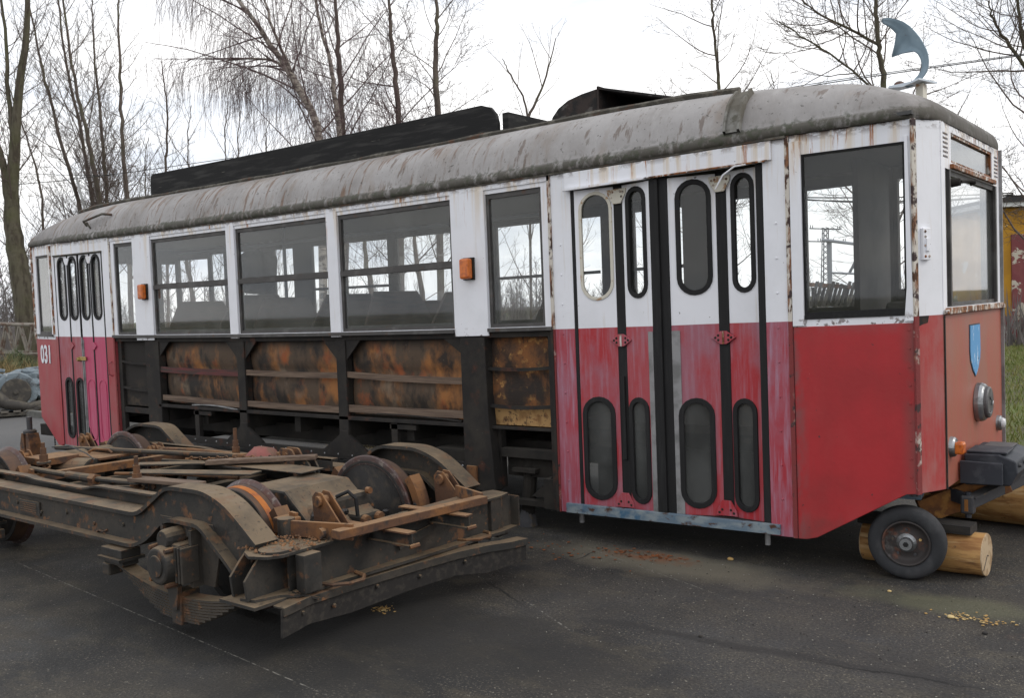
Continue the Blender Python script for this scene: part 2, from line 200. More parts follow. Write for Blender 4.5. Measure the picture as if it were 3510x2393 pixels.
# ---------------------------------------------------------------- mesh builder
def sag(x):
    return max(0.,.0493*(1-((x+4.5)/5.4)**2)) if -9.9<x<.9 else 0.
class MB:
    def __init__(s,xf=None): s.v=[]; s.f=[]; s.xf=xf; s.p=None
    def add(s,vs,fs):
        o=len(s.v); s.v+= [tuple(v) for v in vs]; s.f+=[tuple(i+o for i in f) for f in fs]; return s
    def box(s,x0,x1,y0,y1,z0,z1,nx=1):
        vs=[];fs=[]
        for i in range(nx+1):
            x=x0+(x1-x0)*i/nx; vs+=[(x,y0,z0),(x,y1,z0),(x,y1,z1),(x,y0,z1)]
        for i in range(nx):
            a=i*4;b=a+4
            for j in range(4): k=(j+1)%4; fs.append((a+j,b+j,b+k,a+k))
        fs.append((0,1,2,3)); e=nx*4; fs.append((e+3,e+2,e+1,e)); return s.add(vs,fs)
    def prism(s,poly,t0,t1,ax='y'):
        # poly in the plane perpendicular to ax, given as (a,b): ax y -> (x,z); ax x -> (y,z); ax z -> (x,y)
        n=len(poly); f=(lambda a,b,t:(a,t,b)) if ax=='y' else ((lambda a,b,t:(t,a,b)) if ax=='x' else (lambda a,b,t:(a,b,t)))
        vs=[f(a,b,t0) for a,b in poly]+[f(a,b,t1) for a,b in poly]
        fs=[tuple(range(n)),tuple(range(2*n-1,n-1,-1))]+[(i,n+i,n+(i+1)%n,(i+1)%n) for i in range(n)]
        return s.add(vs,fs)
    def strip(s,A,B,t0,t1):
        # solid band between polylines A and B (x,z lists of equal length), extruded in y
        n=len(A); vs=[(a[0],t0,a[1]) for a in A]+[(b[0],t0,b[1]) for b in B]+[(a[0],t1,a[1]) for a in A]+[(b[0],t1,b[1]) for b in B]; fs=[]
        for i in range(n-1):
            fs+=[(i,i+1,n+i+1,n+i),(2*n+i+1,2*n+i,3*n+i,3*n+i+1),(i+1,i,2*n+i,2*n+i+1),(n+i,n+i+1,3*n+i+1,3*n+i)]
        fs+=[(0,n,3*n,2*n),(n-1,3*n-1,4*n-1,2*n-1)]; return s.add(vs,fs)
    def tube(s,pts,r,n=8,caps=True):
        pts=[Vector(p) for p in pts]; m=len(pts); rr=r if isinstance(r,(list,tuple)) else [r]*m; vs=[];fs=[]; pr=None
        for i,p in enumerate(pts):
            d=(pts[min(i+1,m-1)]-pts[max(i-1,0)]).normalized()
            if pr is None: a=d.orthogonal().normalized()
            else: a=(pr-d*pr.dot(d)); a=a.normalized() if a.length>1e-6 else d.orthogonal().normalized()
            pr=a; b=d.cross(a)
            vs+=[p+(a*math.cos(2*math.pi*k/n)+b*math.sin(2*math.pi*k/n))*rr[i] for k in range(n)]
        for i in range(m-1):
            for k in range(n): k2=(k+1)%n; fs.append((i*n+k,i*n+k2,(i+1)*n+k2,(i+1)*n+k))
        if caps: fs+=[tuple(range(n-1,-1,-1)),tuple((m-1)*n+k for k in range(n))]
        return s.add(vs,fs)
    def lathe(s,prof,c,ax='y',n=32,closed=False):
        # prof: (t along axis, radius); axis through c
        vs=[];fs=[];m=len(prof)
        for t,r in prof:
            for k in range(n):
                a=2*math.pi*k/n; ca,sa=r*math.cos(a),r*math.sin(a)
                vs.append((c[0]+ca,c[1]+t,c[2]+sa) if ax=='y' else ((c[0]+t,c[1]+ca,c[2]+sa) if ax=='x' else (c[0]+ca,c[1]+sa,c[2]+t)))
        for i in range(m-1):
            for k in range(n): k2=(k+1)%n; fs.append((i*n+k,i*n+k2,(i+1)*n+k2,(i+1)*n+k))
        if closed:
            for k in range(n): k2=(k+1)%n; fs.append(((m-1)*n+k,(m-1)*n+k2,k2,k))
        else: fs+=[tuple(range(n-1,-1,-1)),tuple((m-1)*n+k for k in range(n))]
        return s.add(vs,fs)
    def beam(s,p0,p1,w,h,upv=(0,0,1)):
        p0=Vector(p0);p1=Vector(p1);d=(p1-p0).normalized();u=Vector(upv);sd=d.cross(u)
        sd=sd.normalized() if sd.length>1e-5 else Vector((1,0,0)); u=sd.cross(d)
        vs=[q+sd*a*w/2+u*b*h/2 for q in (p0,p1) for a,b in ((-1,-1),(1,-1),(1,1),(-1,1))]
        return s.add(vs,[(0,1,2,3),(7,6,5,4),(0,4,5,1),(1,5,6,2),(2,6,7,3),(3,7,4,0)])
    def grid(s,s0,s1,z0,z1,openings,n0,n1,extra=()):
        # solid wall slab (s along wall, n depth) with rectangular openings, inner faces skipped
        xs=sorted(set([round(a,5) for a in [s0,s1]+[o[0] for o in openings]+[o[1] for o in openings]+list(extra) if s0<=a<=s1]))
        zs=sorted(set([round(a,5) for a in [z0,z1]+[o[2] for o in openings]+[o[3] for o in openings] if z0<=a<=z1]))
        def full(i,j):
            if i<0 or j<0 or i>=len(xs)-1 or j>=len(zs)-1: return False
            cx=(xs[i]+xs[i+1])/2;cz=(zs[j]+zs[j+1])/2
            return not any(o[0]<cx<o[1] and o[2]<cz<o[3] for o in openings)
        vid={};vs=[]
        def V(i,j,k):
            if (i,j,k) not in vid: vid[i,j,k]=len(vs); vs.append((xs[i],(n0,n1)[k],zs[j]))
            return vid[i,j,k]
        fs=[]
        for i in range(len(xs)-1):
            for j in range(len(zs)-1):
                if not full(i,j): continue
                fs.append((V(i,j,0),V(i+1,j,0),V(i+1,j+1,0),V(i,j+1,0))); fs.append((V(i,j+1,1),V(i+1,j+1,1),V(i+1,j,1),V(i,j,1)))
                if not full(i-1,j): fs.append((V(i,j,0),V(i,j+1,0),V(i,j+1,1),V(i,j,1)))
                if not full(i+1,j): fs.append((V(i+1,j+1,0),V(i+1,j,0),V(i+1,j,1),V(i+1,j+1,1)))
                if not full(i,j-1): fs.append((V(i+1,j,0),V(i,j,0),V(i,j,1),V(i+1,j,1)))
                if not full(i,j+1): fs.append((V(i,j+1,0),V(i+1,j+1,0),V(i+1,j+1,1),V(i,j+1,1)))
        return s.add(vs,fs)
    def leaf(s,s0,s1,z0,z1,holes,n0,n1,m=10):
        # slab with stadium-shaped holes (cx,half width,z low,z high) stacked in z
        hs=sorted(holes,key=lambda h:h[2]); zc=[z0]+[(hs[i][3]+hs[i+1][2])/2 for i in range(len(hs)-1)]+[z1]
        for h,a,b in zip(hs,zc[:-1],zc[1:]):
            L=stadium(*h,m=m); cx=h[0];cz=(h[2]+h[3])/2; O=[]
            for (x,z) in L:
                dx,dz=x-cx,z-cz; best=1e9
                if dx: best=min(best,((s1-cx) if dx>0 else (s0-cx))/dx)
                if dz: best=min(best,((b-cz) if dz>0 else (a-cz))/dz)
                O.append([cx+dx*best,cz+dz*best])
            for qx,qz in ((s0,a),(s1,a),(s1,b),(s0,b)):
                i=min(range(len(O)),key=lambda k:(O[k][0]-qx)**2+(O[k][1]-qz)**2); O[i]=[qx,qz]
            n=len(L); vs=[(x,n0,z) for x,z in L]+[(x,n0,z) for x,z in O]+[(x,n1,z) for x,z in L]+[(x,n1,z) for x,z in O]; fs=[]
            for i in range(n):
                j=(i+1)%n; fs+=[(i,j,n+j,n+i),(2*n+j,2*n+i,3*n+i,3*n+j),(i,2*n+i,2*n+j,j),(n+j,3*n+j,3*n+i,n+i)]
            s.add(vs,fs)
        return s
    def ring(s,h,w,n0,n1,m=10):
        A=stadium(*h,m=m); B=stadium(h[0],h[1]-w,h[2]+w,h[3]-w,m=m); n=len(A); vs=[(x,n0,z) for x,z in A]+[(x,n0,z) for x,z in B]+[(x,n1,z) for x,z in A]+[(x,n1,z) for x,z in B]; fs=[]
        for i in range(n):
            j=(i+1)%n; fs+=[(i,j,n+j,n+i),(2*n+j,2*n+i,3*n+i,3*n+j),(2*n+i,2*n+j,j,i),(n+i,n+j,3*n+j,3*n+i)]
        return s.add(vs,fs)
    def disc(s,h,n0,m=10,n1=None):
        A=stadium(*h,m=m); return s.prism(A,n0,n0+.004 if n1 is None else n1)
    def build(s,name,m,parent=None,tram=False,bevel=0,smooth=False,local=False):
        P0=s.v; V=[s.xf(*p) for p in P0] if s.xf else P0
        if tram: V=[(p[0],p[1],p[2]-sag(p[0])) for p in V]
        if s.xf: P0=[(q[0],q[1],p[2]) for p,q in zip(P0,V)]
        me=bpy.data.meshes.new(name); me.from_pydata([tuple(p) for p in V],[],s.f); 
        at=me.attributes.new('p0','FLOAT_VECTOR','POINT'); at.data.foreach_set('vector',np.array([tuple(p) for p in P0],dtype=np.float32).ravel())
        bm=bmesh.new(); bm.from_mesh(me); bmesh.ops.recalc_face_normals(bm,faces=bm.faces); bm.to_mesh(me); bm.free()
        me.materials.append(M[m] if isinstance(m,str) else m)
        if smooth: me.shade_smooth()
        me.update(); o=bpy.data.objects.new(name,me); COL.objects.link(o)
        if parent is not None:
            o.parent=parent
            if not local: o.matrix_parent_inverse=Matrix.Translation(-world_loc(parent))
        if bevel:
            b=o.modifiers.new('bevel','BEVEL'); b.width=bevel; b.segments=2; b.limit_method='ANGLE'; b.angle_limit=R(40)
        return o
def world_loc(o):
    l=Vector((0,0,0))
    while o is not None and o.type=='EMPTY': l+=o.location; o=o.parent
    return l
def stadium(cx,hw,z0,z1,m=10):
    pts=[]
    for i in range(m+1): a=math.pi*i/m; pts.append((cx+hw*math.cos(a),z1-hw+hw*math.sin(a)))
    k=4
    for i in range(1,k): pts.append((cx-hw,z1-hw+(z0+hw-z1+hw)*i/k))
    for i in range(m+1): a=math.pi+math.pi*i/m; pts.append((cx+hw*math.cos(a),z0+hw+hw*math.sin(a)))
    for i in range(1,k): pts.append((cx+hw,z0+hw+(z1-hw-z0-hw)*i/k))
    return pts
def empty(name,loc,label,cat,group=None):
    o=bpy.data.objects.new(name,None); o.empty_display_size=.2; COL.objects.link(o); o.location=loc; o['label']=label; o['category']=cat
    if group: o['group']=group
    return o
def tag(o,label=None,cat=None,group=None,kind=None):
    if label: o['label']=label
    if cat: o['category']=cat
    if group: o['group']=group
    if kind: o['kind']=kind
    return o
def panelframe(o,d):
    d=Vector(d).normalized(); i=Vector((-d.y,d.x)); return lambda s,n,z:(o[0]+d.x*s+i.x*n,o[1]+d.y*s+i.y*n,z)
# ================================================================ TRAM
TX=[0.,-1.736,-7.719,-9.054]; LE=.686; EY=.091; FX=.79; FY=.297; W=2.2; BELT=1.535; TOP=2.64; SILL=.22; LOWE=.523
tram=empty('tram_car',(-4.5,1.1,0),'long derelict red and white tram body without its side panels, standing on logs','tram')
T=lambda mb,name,m,parent=tram,**k: mb.build(name,m,parent,tram=True,**k)
SIDE=panelframe((0,0),(1,0))
ES=panelframe((0,0),(LE,EY)); EL=math.hypot(LE,EY)
CS=panelframe((LE,EY),(FX-LE,FY-EY)); CLn=math.hypot(FX-LE,FY-EY)
FS=panelframe((FX,FY),(0,1)); FW=W-2*FY
LS=panelframe((-9.74,EY),(LE,-EY))
fx=lambda f:(lambda mb:mb)(MB(f))
WIN=[(-7.645,-7.248,1.56,2.56),(-6.9,-5.57,1.56,2.56),(-5.435,-4.12,1.56,2.56),(-3.98,-2.68,1.56,2.56),(-2.335,-1.815,1.56,2.56)]
# near and far saloon walls (upper, white)
T(MB().grid(-7.719,-1.736,BELT,TOP,WIN,0,.05),'side_wall','white')
FARW=WIN+[(-1.45,-1.16,1.57,2.57),(-.70,-.215,1.57,2.57),(-9.02,-8.70,1.57,2.57),(-8.40,-7.98,1.57,2.57)]
T(MB().grid(-9.054,0,.30,TOP,FARW,W-.05,W,extra=(-3,-5)),'side_wall','interior').__setitem__('label','far side wall of the tram')
# pillar faces, slightly proud
for a,b in ((-7.245,-6.903),(-5.567,-5.438),(-4.117,-3.983),(-2.677,-2.338)):
    T(MB().box(a,b,-.012,.0,1.50 if a>-3 or a<-7 else 1.515,2.60),'pillar','white',bevel=.004)
T(MB().box(-7.719,-1.736,-.010,0,2.592,TOP,nx=8),'top_rail','white')
T(MB().box(-7.719,-2.68,-.03,.02,1.527,1.556,nx=8),'window_sill','frame')
T(MB().box(-2.335,-1.745,-.03,.02,1.53,1.556),'window_sill','frame')
def window(x0,x1,z0,z1,rail,y=.012,gl='glass',fm='frame',fr=.028):
    f=MB().grid(x0,x1,z0,z1,[(x0+fr,x1-fr,z0+fr,z1-fr*1.3)],y,y+.03)
    o=T(f,'window',fm)
    if rail: T(MB().box(x0+.01,x1-.01,y-.012,y+.026,2.035,2.078,nx=2),'window_rail',fm,o); T(MB().box(x0+fr,x1-fr,y+.01,y+.035,2.055,2.09),'window_rail',fm,o)
    if rail:  # the lower sash sits a little deeper, its frame shows
        T(MB().grid(x0+fr,x1-fr,z0+fr,2.04,[(x0+fr+.02,x1-fr-.02,z0+fr+.02,2.03)],y+.018,y+.028),'sash_frame','frame',o)
    T(MB().box(x0+fr,x1-fr,y+.014,y+.0165,z0+fr,z1-fr*1.3),'pane',gl,o); return o
for i,(a,b,c,d) in enumerate(WIN): window(a,b,c,d,i in(1,2,3))
for (a,b,c,d) in FARW:
    f=T(MB().grid(a,b,c,d,[(a+.012,b-.012,c+.02,d-.015)],W-.04,W-.01),'window','frame'); T(MB().box(a+.012,b-.012,W-.026,W-.023,c+.02,d-.015),'pane','glass_clean',f)
T(MB().box(-3.98,-2.70,W-.07,W-.05,2.00,2.03),'window_rail','frame'); T(MB().box(-2.335,-1.815,W-.07,W-.05,2.00,2.03),'window_rail','frame')
T(MB().box(-6.90,-5.57,W-.07,W-.05,2.00,2.03),'window_rail','frame')
# ---- left end panel (tapered) with window and number
LL=EL
T(MB(LS).grid(0,LL,1.50,TOP,[(.135,.575,1.56,2.52)],0,.045),'end_side_wall','white')
T(MB(LS).prism([(0.02,.52),(.0,1.50),(LL,1.50),(LL,SILL),(.56,SILL),(.52,SILL+.03)],0,.03),'end_side_panel','paint_left_panel',bevel=.004)
f=T(MB(LS).grid(.135,.575,1.56,2.52,[(.16,.55,1.59,2.49)],.012,.04),'window','frame'); T(MB(LS).box(.16,.55,.02,.023,1.59,2.49),'pane','glass',f)
T(MB(LS).box(.10,.62,-.02,.01,1.535,1.56),'window_sill','frame')
T(MB(LS).box(-.01,.03,-.012,.05,1.50,TOP),'corner_pillar','rusty_white')
T(MB(LS).box(.645,.685,-.012,.03,1.56,2.62),'seam_strip','rusty_white')
def text(s,loc,rot,size,m,parent,name='number',sx=.80,ex=.003):
    c=bpy.data.curves.new(name,'FONT'); c.body=s; c.size=size; c.extrude=ex; c.offset=.006; c.space_character=1.02; c.align_x='CENTER'; c.resolution_u=3
    o=bpy.data.objects.new('tmp',c); COL.objects.link(o); dg=bpy.context.evaluated_depsgraph_get(); me=bpy.data.meshes.new_from_object(o.evaluated_get(dg)); bpy.data.objects.remove(o)
    mt=Matrix.Translation(loc)@rot@Matrix.Diagonal((sx,1,1,1)); me.transform(mt); me.materials.clear(); me.materials.append(M[m])
    at=me.attributes.new('p0','FLOAT_VECTOR','POINT'); co=np.zeros(len(me.vertices)*3,dtype=np.float32); me.vertices.foreach_get('co',co); at.data.foreach_set('vector',co)
    q=bpy.data.objects.new(name,me); COL.objects.link(q); q.parent=parent
    if parent.type=='EMPTY': q.matrix_parent_inverse=Matrix.Translation(-world_loc(parent))
    return q
ang=math.atan2(-EY,LE)
p=LS(.335,-.006,1.20); text('031',(p[0],p[1],p[2]),Matrix.Rotation(ang,4,'Z')@Matrix.Rotation(math.pi/2,4,'X'),.31,'textwhite',tram)
# left back end (seen only through the windows)
bk=panelframe((-9.84,W-FY),(0,-1))
T(MB(bk).grid(0,FW,.52,TOP,[(.1,FW-.1,1.57,2.45)],0,.04),'end_wall','interior'); T(MB(bk).box(.1,FW-.1,.01,.013,1.57,2.45),'end_pane','glass_clean')
T(MB(panelframe((-9.84,FY),(.10,-(FY-EY)))).box(0,.225,.004,.04,.52,TOP),'corner_panel','paint_left_panel')
T(MB(panelframe((-9.74,W-EY),(-.10,-(FY-EY)))).grid(0,.229,.52,TOP,[(.02,.21,1.57,2.45)],0,.04),'corner_panel','interior')
T(MB(panelframe((-9.054,W),(-LE,-EY))).grid(0,EL,.52,TOP,[(.03,.62,1.57,2.5)],0,.04),'end_side_wall','interior')
# ---- door sections
def pillarbox(x0,x1,m='paint_pillar',z0=SILL): return T(MB().box(x0,x1,0,.05,z0,TOP),'door_pillar',m,bevel=.003)
pillarbox(-1.736,-1.562); pillarbox(-.152,0)
pillarbox(-9.054,-9.005,'paint_left_panel',.24); pillarbox(-7.895,-7.719,'paint_left_panel',.24)
T(MB().box(-1.562,-.152,0,.05,2.51,TOP,nx=3),'door_header','white'); T(MB().box(-1.60,-.09,-.018,0,2.512,2.625,nx=4),'header_strip','white',bevel=.002)
T(MB().prism([(-1.60,2.497),(-1.58,2.513),(-.93,2.513),(-.95,2.500)],-.055,-.02),'rain_lip','white')
T(MB().prism([(-.93,2.505),(-.92,2.515),(-.11,2.513),(-.13,2.503)],-.035,-.02),'rain_lip','rusty_white')
T(MB().tube([(-.235,-.05,2.50),(-.30,-.07,2.495),(-.37,-.085,2.45),(-.42,-.09,2.37)],.006,5),'loose_strip','white')
T(MB().box(-9.005,-7.895,0,.05,2.49,TOP,nx=2),'door_header','white'); T(MB().box(-9.0,-7.89,-.014,0,2.485,2.50,nx=2),'rain_lip','roofdark')
# door recess, black rubbers
T(MB().box(-1.562,-.152,.17,.18,.29,2.51),'door_recess','rubber') if False else None
def rub(x0,x1,y0,y1,z0=.285,z1=2.505): return T(MB().box(x0,x1,y0,y1,z0,z1),'door_rubber','rubber',bevel=.004)
rub(-1.562,-1.533,.0,.05); rub(-.203,-.155,.01,.07)
rub(-1.243,-1.172,.05,.075); rub(-.515,-.442,.105,.13)
rub(-.937,-.872,-.004,.05,.27,2.50); rub(-.872,-.81,.012,.06,.27,2.51)
rub(-1.222,-1.193,.035,.05,.62,1.20)
def plate(poly,xc,n,zc,nm='hinge',m='paint_door',rivets=True,th=.012):
    mb=MB().prism([(xc+a,zc+b) for a,b in poly],n-th,n); o=T(mb,nm,m,bevel=.002)
    return o
def rivets(mb,pts,n,r=.009):
    for x,z in pts: mb.lathe([(-.005,r*.6),(0,r)],(x,n,z),'y',8)
    return mb
def leafdoor(x0,x1,n0,n1,up,lo,m,gl_lo='glass_dark',zb=.283,zt=2.495,uprub=True,pill=False,trim=None,lowblank=False):
    fr=panelframe((x0,n0),(x1-x0,n1-n0)); L=math.hypot(x1-x0,n1-n0); k=L/(x1-x0)
    H=[(( (up[0]-x0)*k),up[1],1.737,2.463)]+([(((lo[0]-x0)*k),lo[1],.337,1.047)] if not lowblank else [])
    if lowblank: o=T(MB(fr).leaf(0,L,zb,zt,H,0,.028),'door_leaf',m)
    else: o=T(MB(fr).leaf(0,L,zb,zt,H,0,.028),'door_leaf',m)
    h=H[0]; g=.020 if uprub else .010
    T(MB(fr).ring((h[0],h[1]+.012,h[2]-.012,h[3]+.012),g+.012,-.008,.012),'window_rubber','rubber' if uprub else 'cream',o,bevel=.002)
    T(MB(fr).disc((h[0],h[1]-.002,h[2]+.002,h[3]-.002),.010),'pane','glass_clean',o)
    if not lowblank:
        h=H[1]; T(MB(fr).ring((h[0],h[1]+.010,h[2]-.010,h[3]+.010),.034,-.010,.010),'window_rubber','rubber',o,bevel=.003)
        T(MB(fr).disc((h[0],h[1]-.002,h[2]+.002,h[3]-.002),.012),'pane','glass_dark',o)
    else:
        h=((lo[0]-x0)*k,lo[1],.337,1.047); T(MB(fr).ring(h,.010,-.006,0),'recess_edge',m,o)
    if trim: T(MB(fr).box(trim[0],trim[1],-.006,0,zb,1.5),'edge_trim','alu',o)
    return o
l1=leafdoor(-1.530,-1.243,.0,.05,(-1.377,.112),(-1.397,.113),'paint_door',uprub=False)
l2=leafdoor(-1.172,-.937,.05,.0,(-1.055,.078),(-1.077,.082),'paint_door',trim=(.20,.24))
l3=leafdoor(-.810,-.515,.02,.11,(-.655,.105),(-.668,.108),'paint_door',trim=(.0,.055))
l4=leafdoor(-.442,-.205,.11,.06,(-.322,.076),(-.342,.083),'paint_door')
HX=[(-.085,0),(-.02,.042),(.02,.042),(.085,0),(.02,-.042),(-.02,-.042)]
HT=[(-.075,.055),(.075,.055),(.07,.02),(.03,-.045),(-.03,-.045),(-.07,.02)]
for xc,n in ((-1.208,.045),(-.479,.10)):
    o=plate(HX,xc,n,1.445,m='paint_door'); [T(rivets(MB(),[(xc+g*a,1.445+b) for a,b in((.055,0),(.035,.015),(.035,-.015))],n-.012),'rivet_row','soot',o) for g in (-1,1)]
    T(MB().tube([(xc,n-.014,1.405),(xc,n-.014,1.485)],.007,8),'hinge_pin','rusty_white',o)
    o=plate(HT,xc,n,2.42,m='cream'); [T(rivets(MB(),[(xc+g*a,2.42+b) for a,b in((.05,.03),(.03,.035),(.04,0))],n-.012),'rivet_row','seam',o) for g in (-1,1)]
    o=plate([(-a,-b) for a,b in HT],xc-.01,n,.345,m='paint_door'); [T(rivets(MB(),[(xc-.01+g*a,.34+b) for a,b in((.05,-.03),(.03,-.01))],n-.012),'rivet_row','soot',o) for g in (-1,1)]
T(MB().prism([(-1.675,.290),(-1.675,.222),(-.09,.230),(-.09,.293)],-.022,.01),'door_step','step',bevel=.003)
T(MB().box(-1.55,-.17,.01,.45,.268,.282),'step_plate','soot')
for px in (-1.626,-.219): T(MB().tube([(px,.1,.23),(px,.1,.13)],.018,10),'drain_stub','alu')
# left doors
for x0,x1,uc,lc,m,bl,tr in ((-9.00,-8.715,-8.842,-8.815,'paint_left_red',False,None),(-8.690,-8.475,-8.589,-8.56,'paint_left_red',False,None),(-8.435,-8.205,-8.318,-8.30,'paint_left_pink',True,(0,.02)),(-8.180,-7.935,-8.061,-8.05,'paint_left_pink',True,None)):
    leafdoor(x0,x1,.012,.012,(uc,.086 if x0<-8.7 or True else 0),(lc,.080),m,lowblank=bl,trim=tr,zb=.24,zt=2.48)
for x0,x1 in ((-8.715,-8.690),(-8.475,-8.455),(-8.205,-8.180),(-7.935,-7.895),(-9.006,-9.0)): rub(x0,x1,.006,.03,.24,2.485)
T(MB().box(-8.455,-8.437,-.002,.03,.24,1.53),'edge_trim','alu')
for xc in (-8.703,-8.192):
    o=plate([(a*.8,b) for a,b in HX],xc,.010,1.43,m='paint_left_red' if xc<-8.5 else 'paint_left_pink'); plate([(a*.8,b*.8) for a,b in HT],xc,.010,2.41,m='white')
o=T(MB().box(-8.50,-8.36,-.012,.0,1.262,1.305),'door_latch','brass',bevel=.002); T(MB().lathe([(-.03,.02),(0,.03)],(-8.52,0,1.275),'y',12),'padlock','brass',o)
T(MB().tube([(-7.81,0,1.26),(-7.81,-.04,1.24),(-7.81,-.04,1.12),(-7.81,0,1.10)],.008,6),'grab_handle','paint_left_red')
# ---- seams
for x,z0 in ((-1.742,SILL),(.004,SILL),(-7.722,.24)):
    T(MB().box(x-.013,x+.013,-.010,.0,z0,TOP),'seam_strip','seam')
T(MB().box(-1.742-.022,-1.742+.0,-.016,.02,SILL,1.535),'seam_strip','soot')
T(MB(CS).box(-.012,.02,-.014,.0,LOWE,TOP),'seam_strip','seam')
for xx in (-.075,-1.66):
    rv=MB()
    for zz in np.arange(.45,2.3,.21): rv.lathe([(-.006,.005),(0,.008)],(xx,0,zz),'y',8)
    T(rv,'rivet_row','paint_pillar')
# ---- right end side panel
T(MB(ES).grid(0.018,EL,1.50,TOP,[(.085,.655,1.565,2.520)],0,.045),'end_side_wall','white')
T(MB(ES).prism([(.018,1.50),(EL-.004,1.50),(EL-.004,LOWE),(EL-.06,LOWE-.004),(.13,SILL+.012),(.07,SILL-.003),(.018,SILL-.003)],-.004,.03),'end_side_panel','paint_end',bevel=.004)
f=T(MB(ES).grid(.085,.655,1.565,2.520,[(.097,.643,1.585,2.508)],.004,.04),'window','rubber'); T(MB(ES).box(.097,.643,.018,.021,1.585,2.508),'pane','glass_clean',f)
T(MB(ES).box(.018,.085,-.014,0,1.505,2.60),'pillar','white',bevel=.003)
T(MB(ES).prism([(.640,1.51),(.655,1.70),(.655,2.55),(.672,2.55),(EL-.004,1.51)],-.014,0),'pillar','white',bevel=.002)
T(MB(ES).box(.085,.645,-.008,.02,1.543,1.566),'window_sill','rubber')
rv=MB(ES)
for k in range(9): rv.lathe([(-.007,.006),(-.003,.009)],(EL-.03,0,.62+k*.105),'y',8)
T(rv,'rivet_row','paint_end')
# corner + front
T(MB(CS).grid(.02,CLn-.004,LOWE,TOP,[],0,.04),'corner_panel','paint_corner',bevel=.004)
o=T(MB(CS).box(.055,.115,-.022,0,1.85,2.03),'hinge','white',bevel=.004)
T(rivets(MB(CS),[(.07,1.87),(.07,1.93),(.07,1.98),(.07,2.01),(.10,1.87),(.10,1.93)],-.022),'rivet_row','rusty_white',o)
T(MB(CS).box(.07,.10,-.034,-.022,1.90,1.97),'hinge_pin','white',o)
T(MB(CS).prism([(-.01,1.535),(.11,1.535),(.10,1.495),(.06,1.488),(.02,1.475),(-.01,1.475)],-.003,0),'bare_patch','soot')
T(MB(FS).grid(0,FW,LOWE,BELT,[],.0,.04),'front_panel','paint_front',bevel=.006)
T(MB(FS).grid(0,FW,BELT,TOP,[(.085,FW-.085,1.575,2.38),(.235,FW-.235,2.425,2.60)]+[(.045,.165,z,z+.014) for z in (2.44,2.466,2.492,2.518,2.544,2.570)]+[(FW-.165,FW-.045,z,z+.014) for z in (2.44,2.466,2.492,2.518,2.544,2.570)],0,.04),'front_wall','white')
T(MB(FS).grid(.235,FW-.235,2.425,2.60,[(.255,FW-.255,2.44,2.585)],.005,.045),'window','rusty_white'); T(MB(FS).box(.255,FW-.255,.02,.023,2.44,2.585),'pane','glass')
T(MB(FS).box(.02,FW-.02,.046,.05,2.43,2.59),'louvre_backing','rubber')
f=T(MB(FS).grid(.085,FW-.085,1.575,2.38,[(.19,FW-.14,1.60,2.35)],.012,.05),'window','frame'); T(MB(FS).box(.19,FW-.14,.025,.028,1.60,2.35),'pane','glass',f)
T(MB(FS).box(.165,.195,-.006,.012,1.58,2.375),'window_post','frame',f); T(MB(FS).box(FW-.15,FW-.12,-.004,.012,1.58,2.375),'window_post','frame',f)
T(MB(FS).prism([(0,1.535),(0,1.56),(.06,1.572),(FW-.06,1.572),(FW,1.56),(FW,1.535)],-.03,.0),'window_sill','rusty_white',bevel=.004)
T(MB(FS).box(.20,FW-.2,-.022,0,2.385,2.412),'window_ledge','rusty_white',bevel=.003)
T(MB(FS).box(.0,.018,-.006,.0,LOWE,1.53),'seam_strip','soot')
T(MB(FS).box(FW-.012,FW+.004,-.02,.04,LOWE,TOP),'seam_strip','alu')
T(MB(panelframe((FX,W-FY),(-(FX-LE),FY-EY))).box(0,CLn,0,.04,LOWE,TOP),'corner_panel','paint_corner')
T(MB(panelframe((LE,W-EY),(-LE,EY))).grid(0,EL,LOWE,TOP,[(.05,.655,1.57,2.56)],0,.04),'end_side_wall','interior')
# wiper
o=T(MB(FS).lathe([(-.05,.022),(0,.028)],(.235,0,2.305),'y',12),'wiper_motor','soot'); T(MB(FS).tube([(.235,-.05,2.305),(.33,-.085,2.315),(.36,-.09,2.31)],.011,8),'wiper_arm','soot',o); T(MB(FS).lathe([(-.105,.012),(-.075,.024)],(.37,0,2.31),'y',10),'wiper_arm','soot',o)
# shield (generic crest)
shp=[(-.135,.16),(.135,.16),(.14,.0),(.125,-.06),(.07,-.12),(0,-.165),(-.07,-.12),(-.125,-.06),(-.14,0)]
T(MB(FS).prism([(.765+a,1.285+b) for a,b in [(x*1.07,z*1.05) for x,z in shp]],-.003,0),'shield','navy'); T(MB(FS).prism([(.765+a,1.285+b) for a,b in shp],-.007,-.003),'shield_face','shield')
# headlamp with cover
hc=(FX,FY+.82,.945)
T(MB().lathe([(0,.125),(.028,.125),(.045,.118),(.056,.108)],hc,'x',40),'headlamp','chrome',smooth=False,bevel=.004)
h=T(MB().lathe([(.050,.104),(.073,.100),(.079,.090),(.079,.0001)],hc,'x',40),'headlamp_cover','capgrey',bevel=.004)
T(MB().tube([(FX+.079,hc[1]-.03,.985),(FX+.086,hc[1]-.005,.96),(FX+.086,hc[1],.93),(FX+.079,hc[1]+.07,.945)],.005,5),'cover_ridge','chrome',h); T(MB().tube([(FX+.079,hc[1]-.06,.885),(FX+.086,hc[1]-.04,.875),(FX+.079,hc[1]+.05,.895)],.004,5),'cover_ridge','chrome',h)
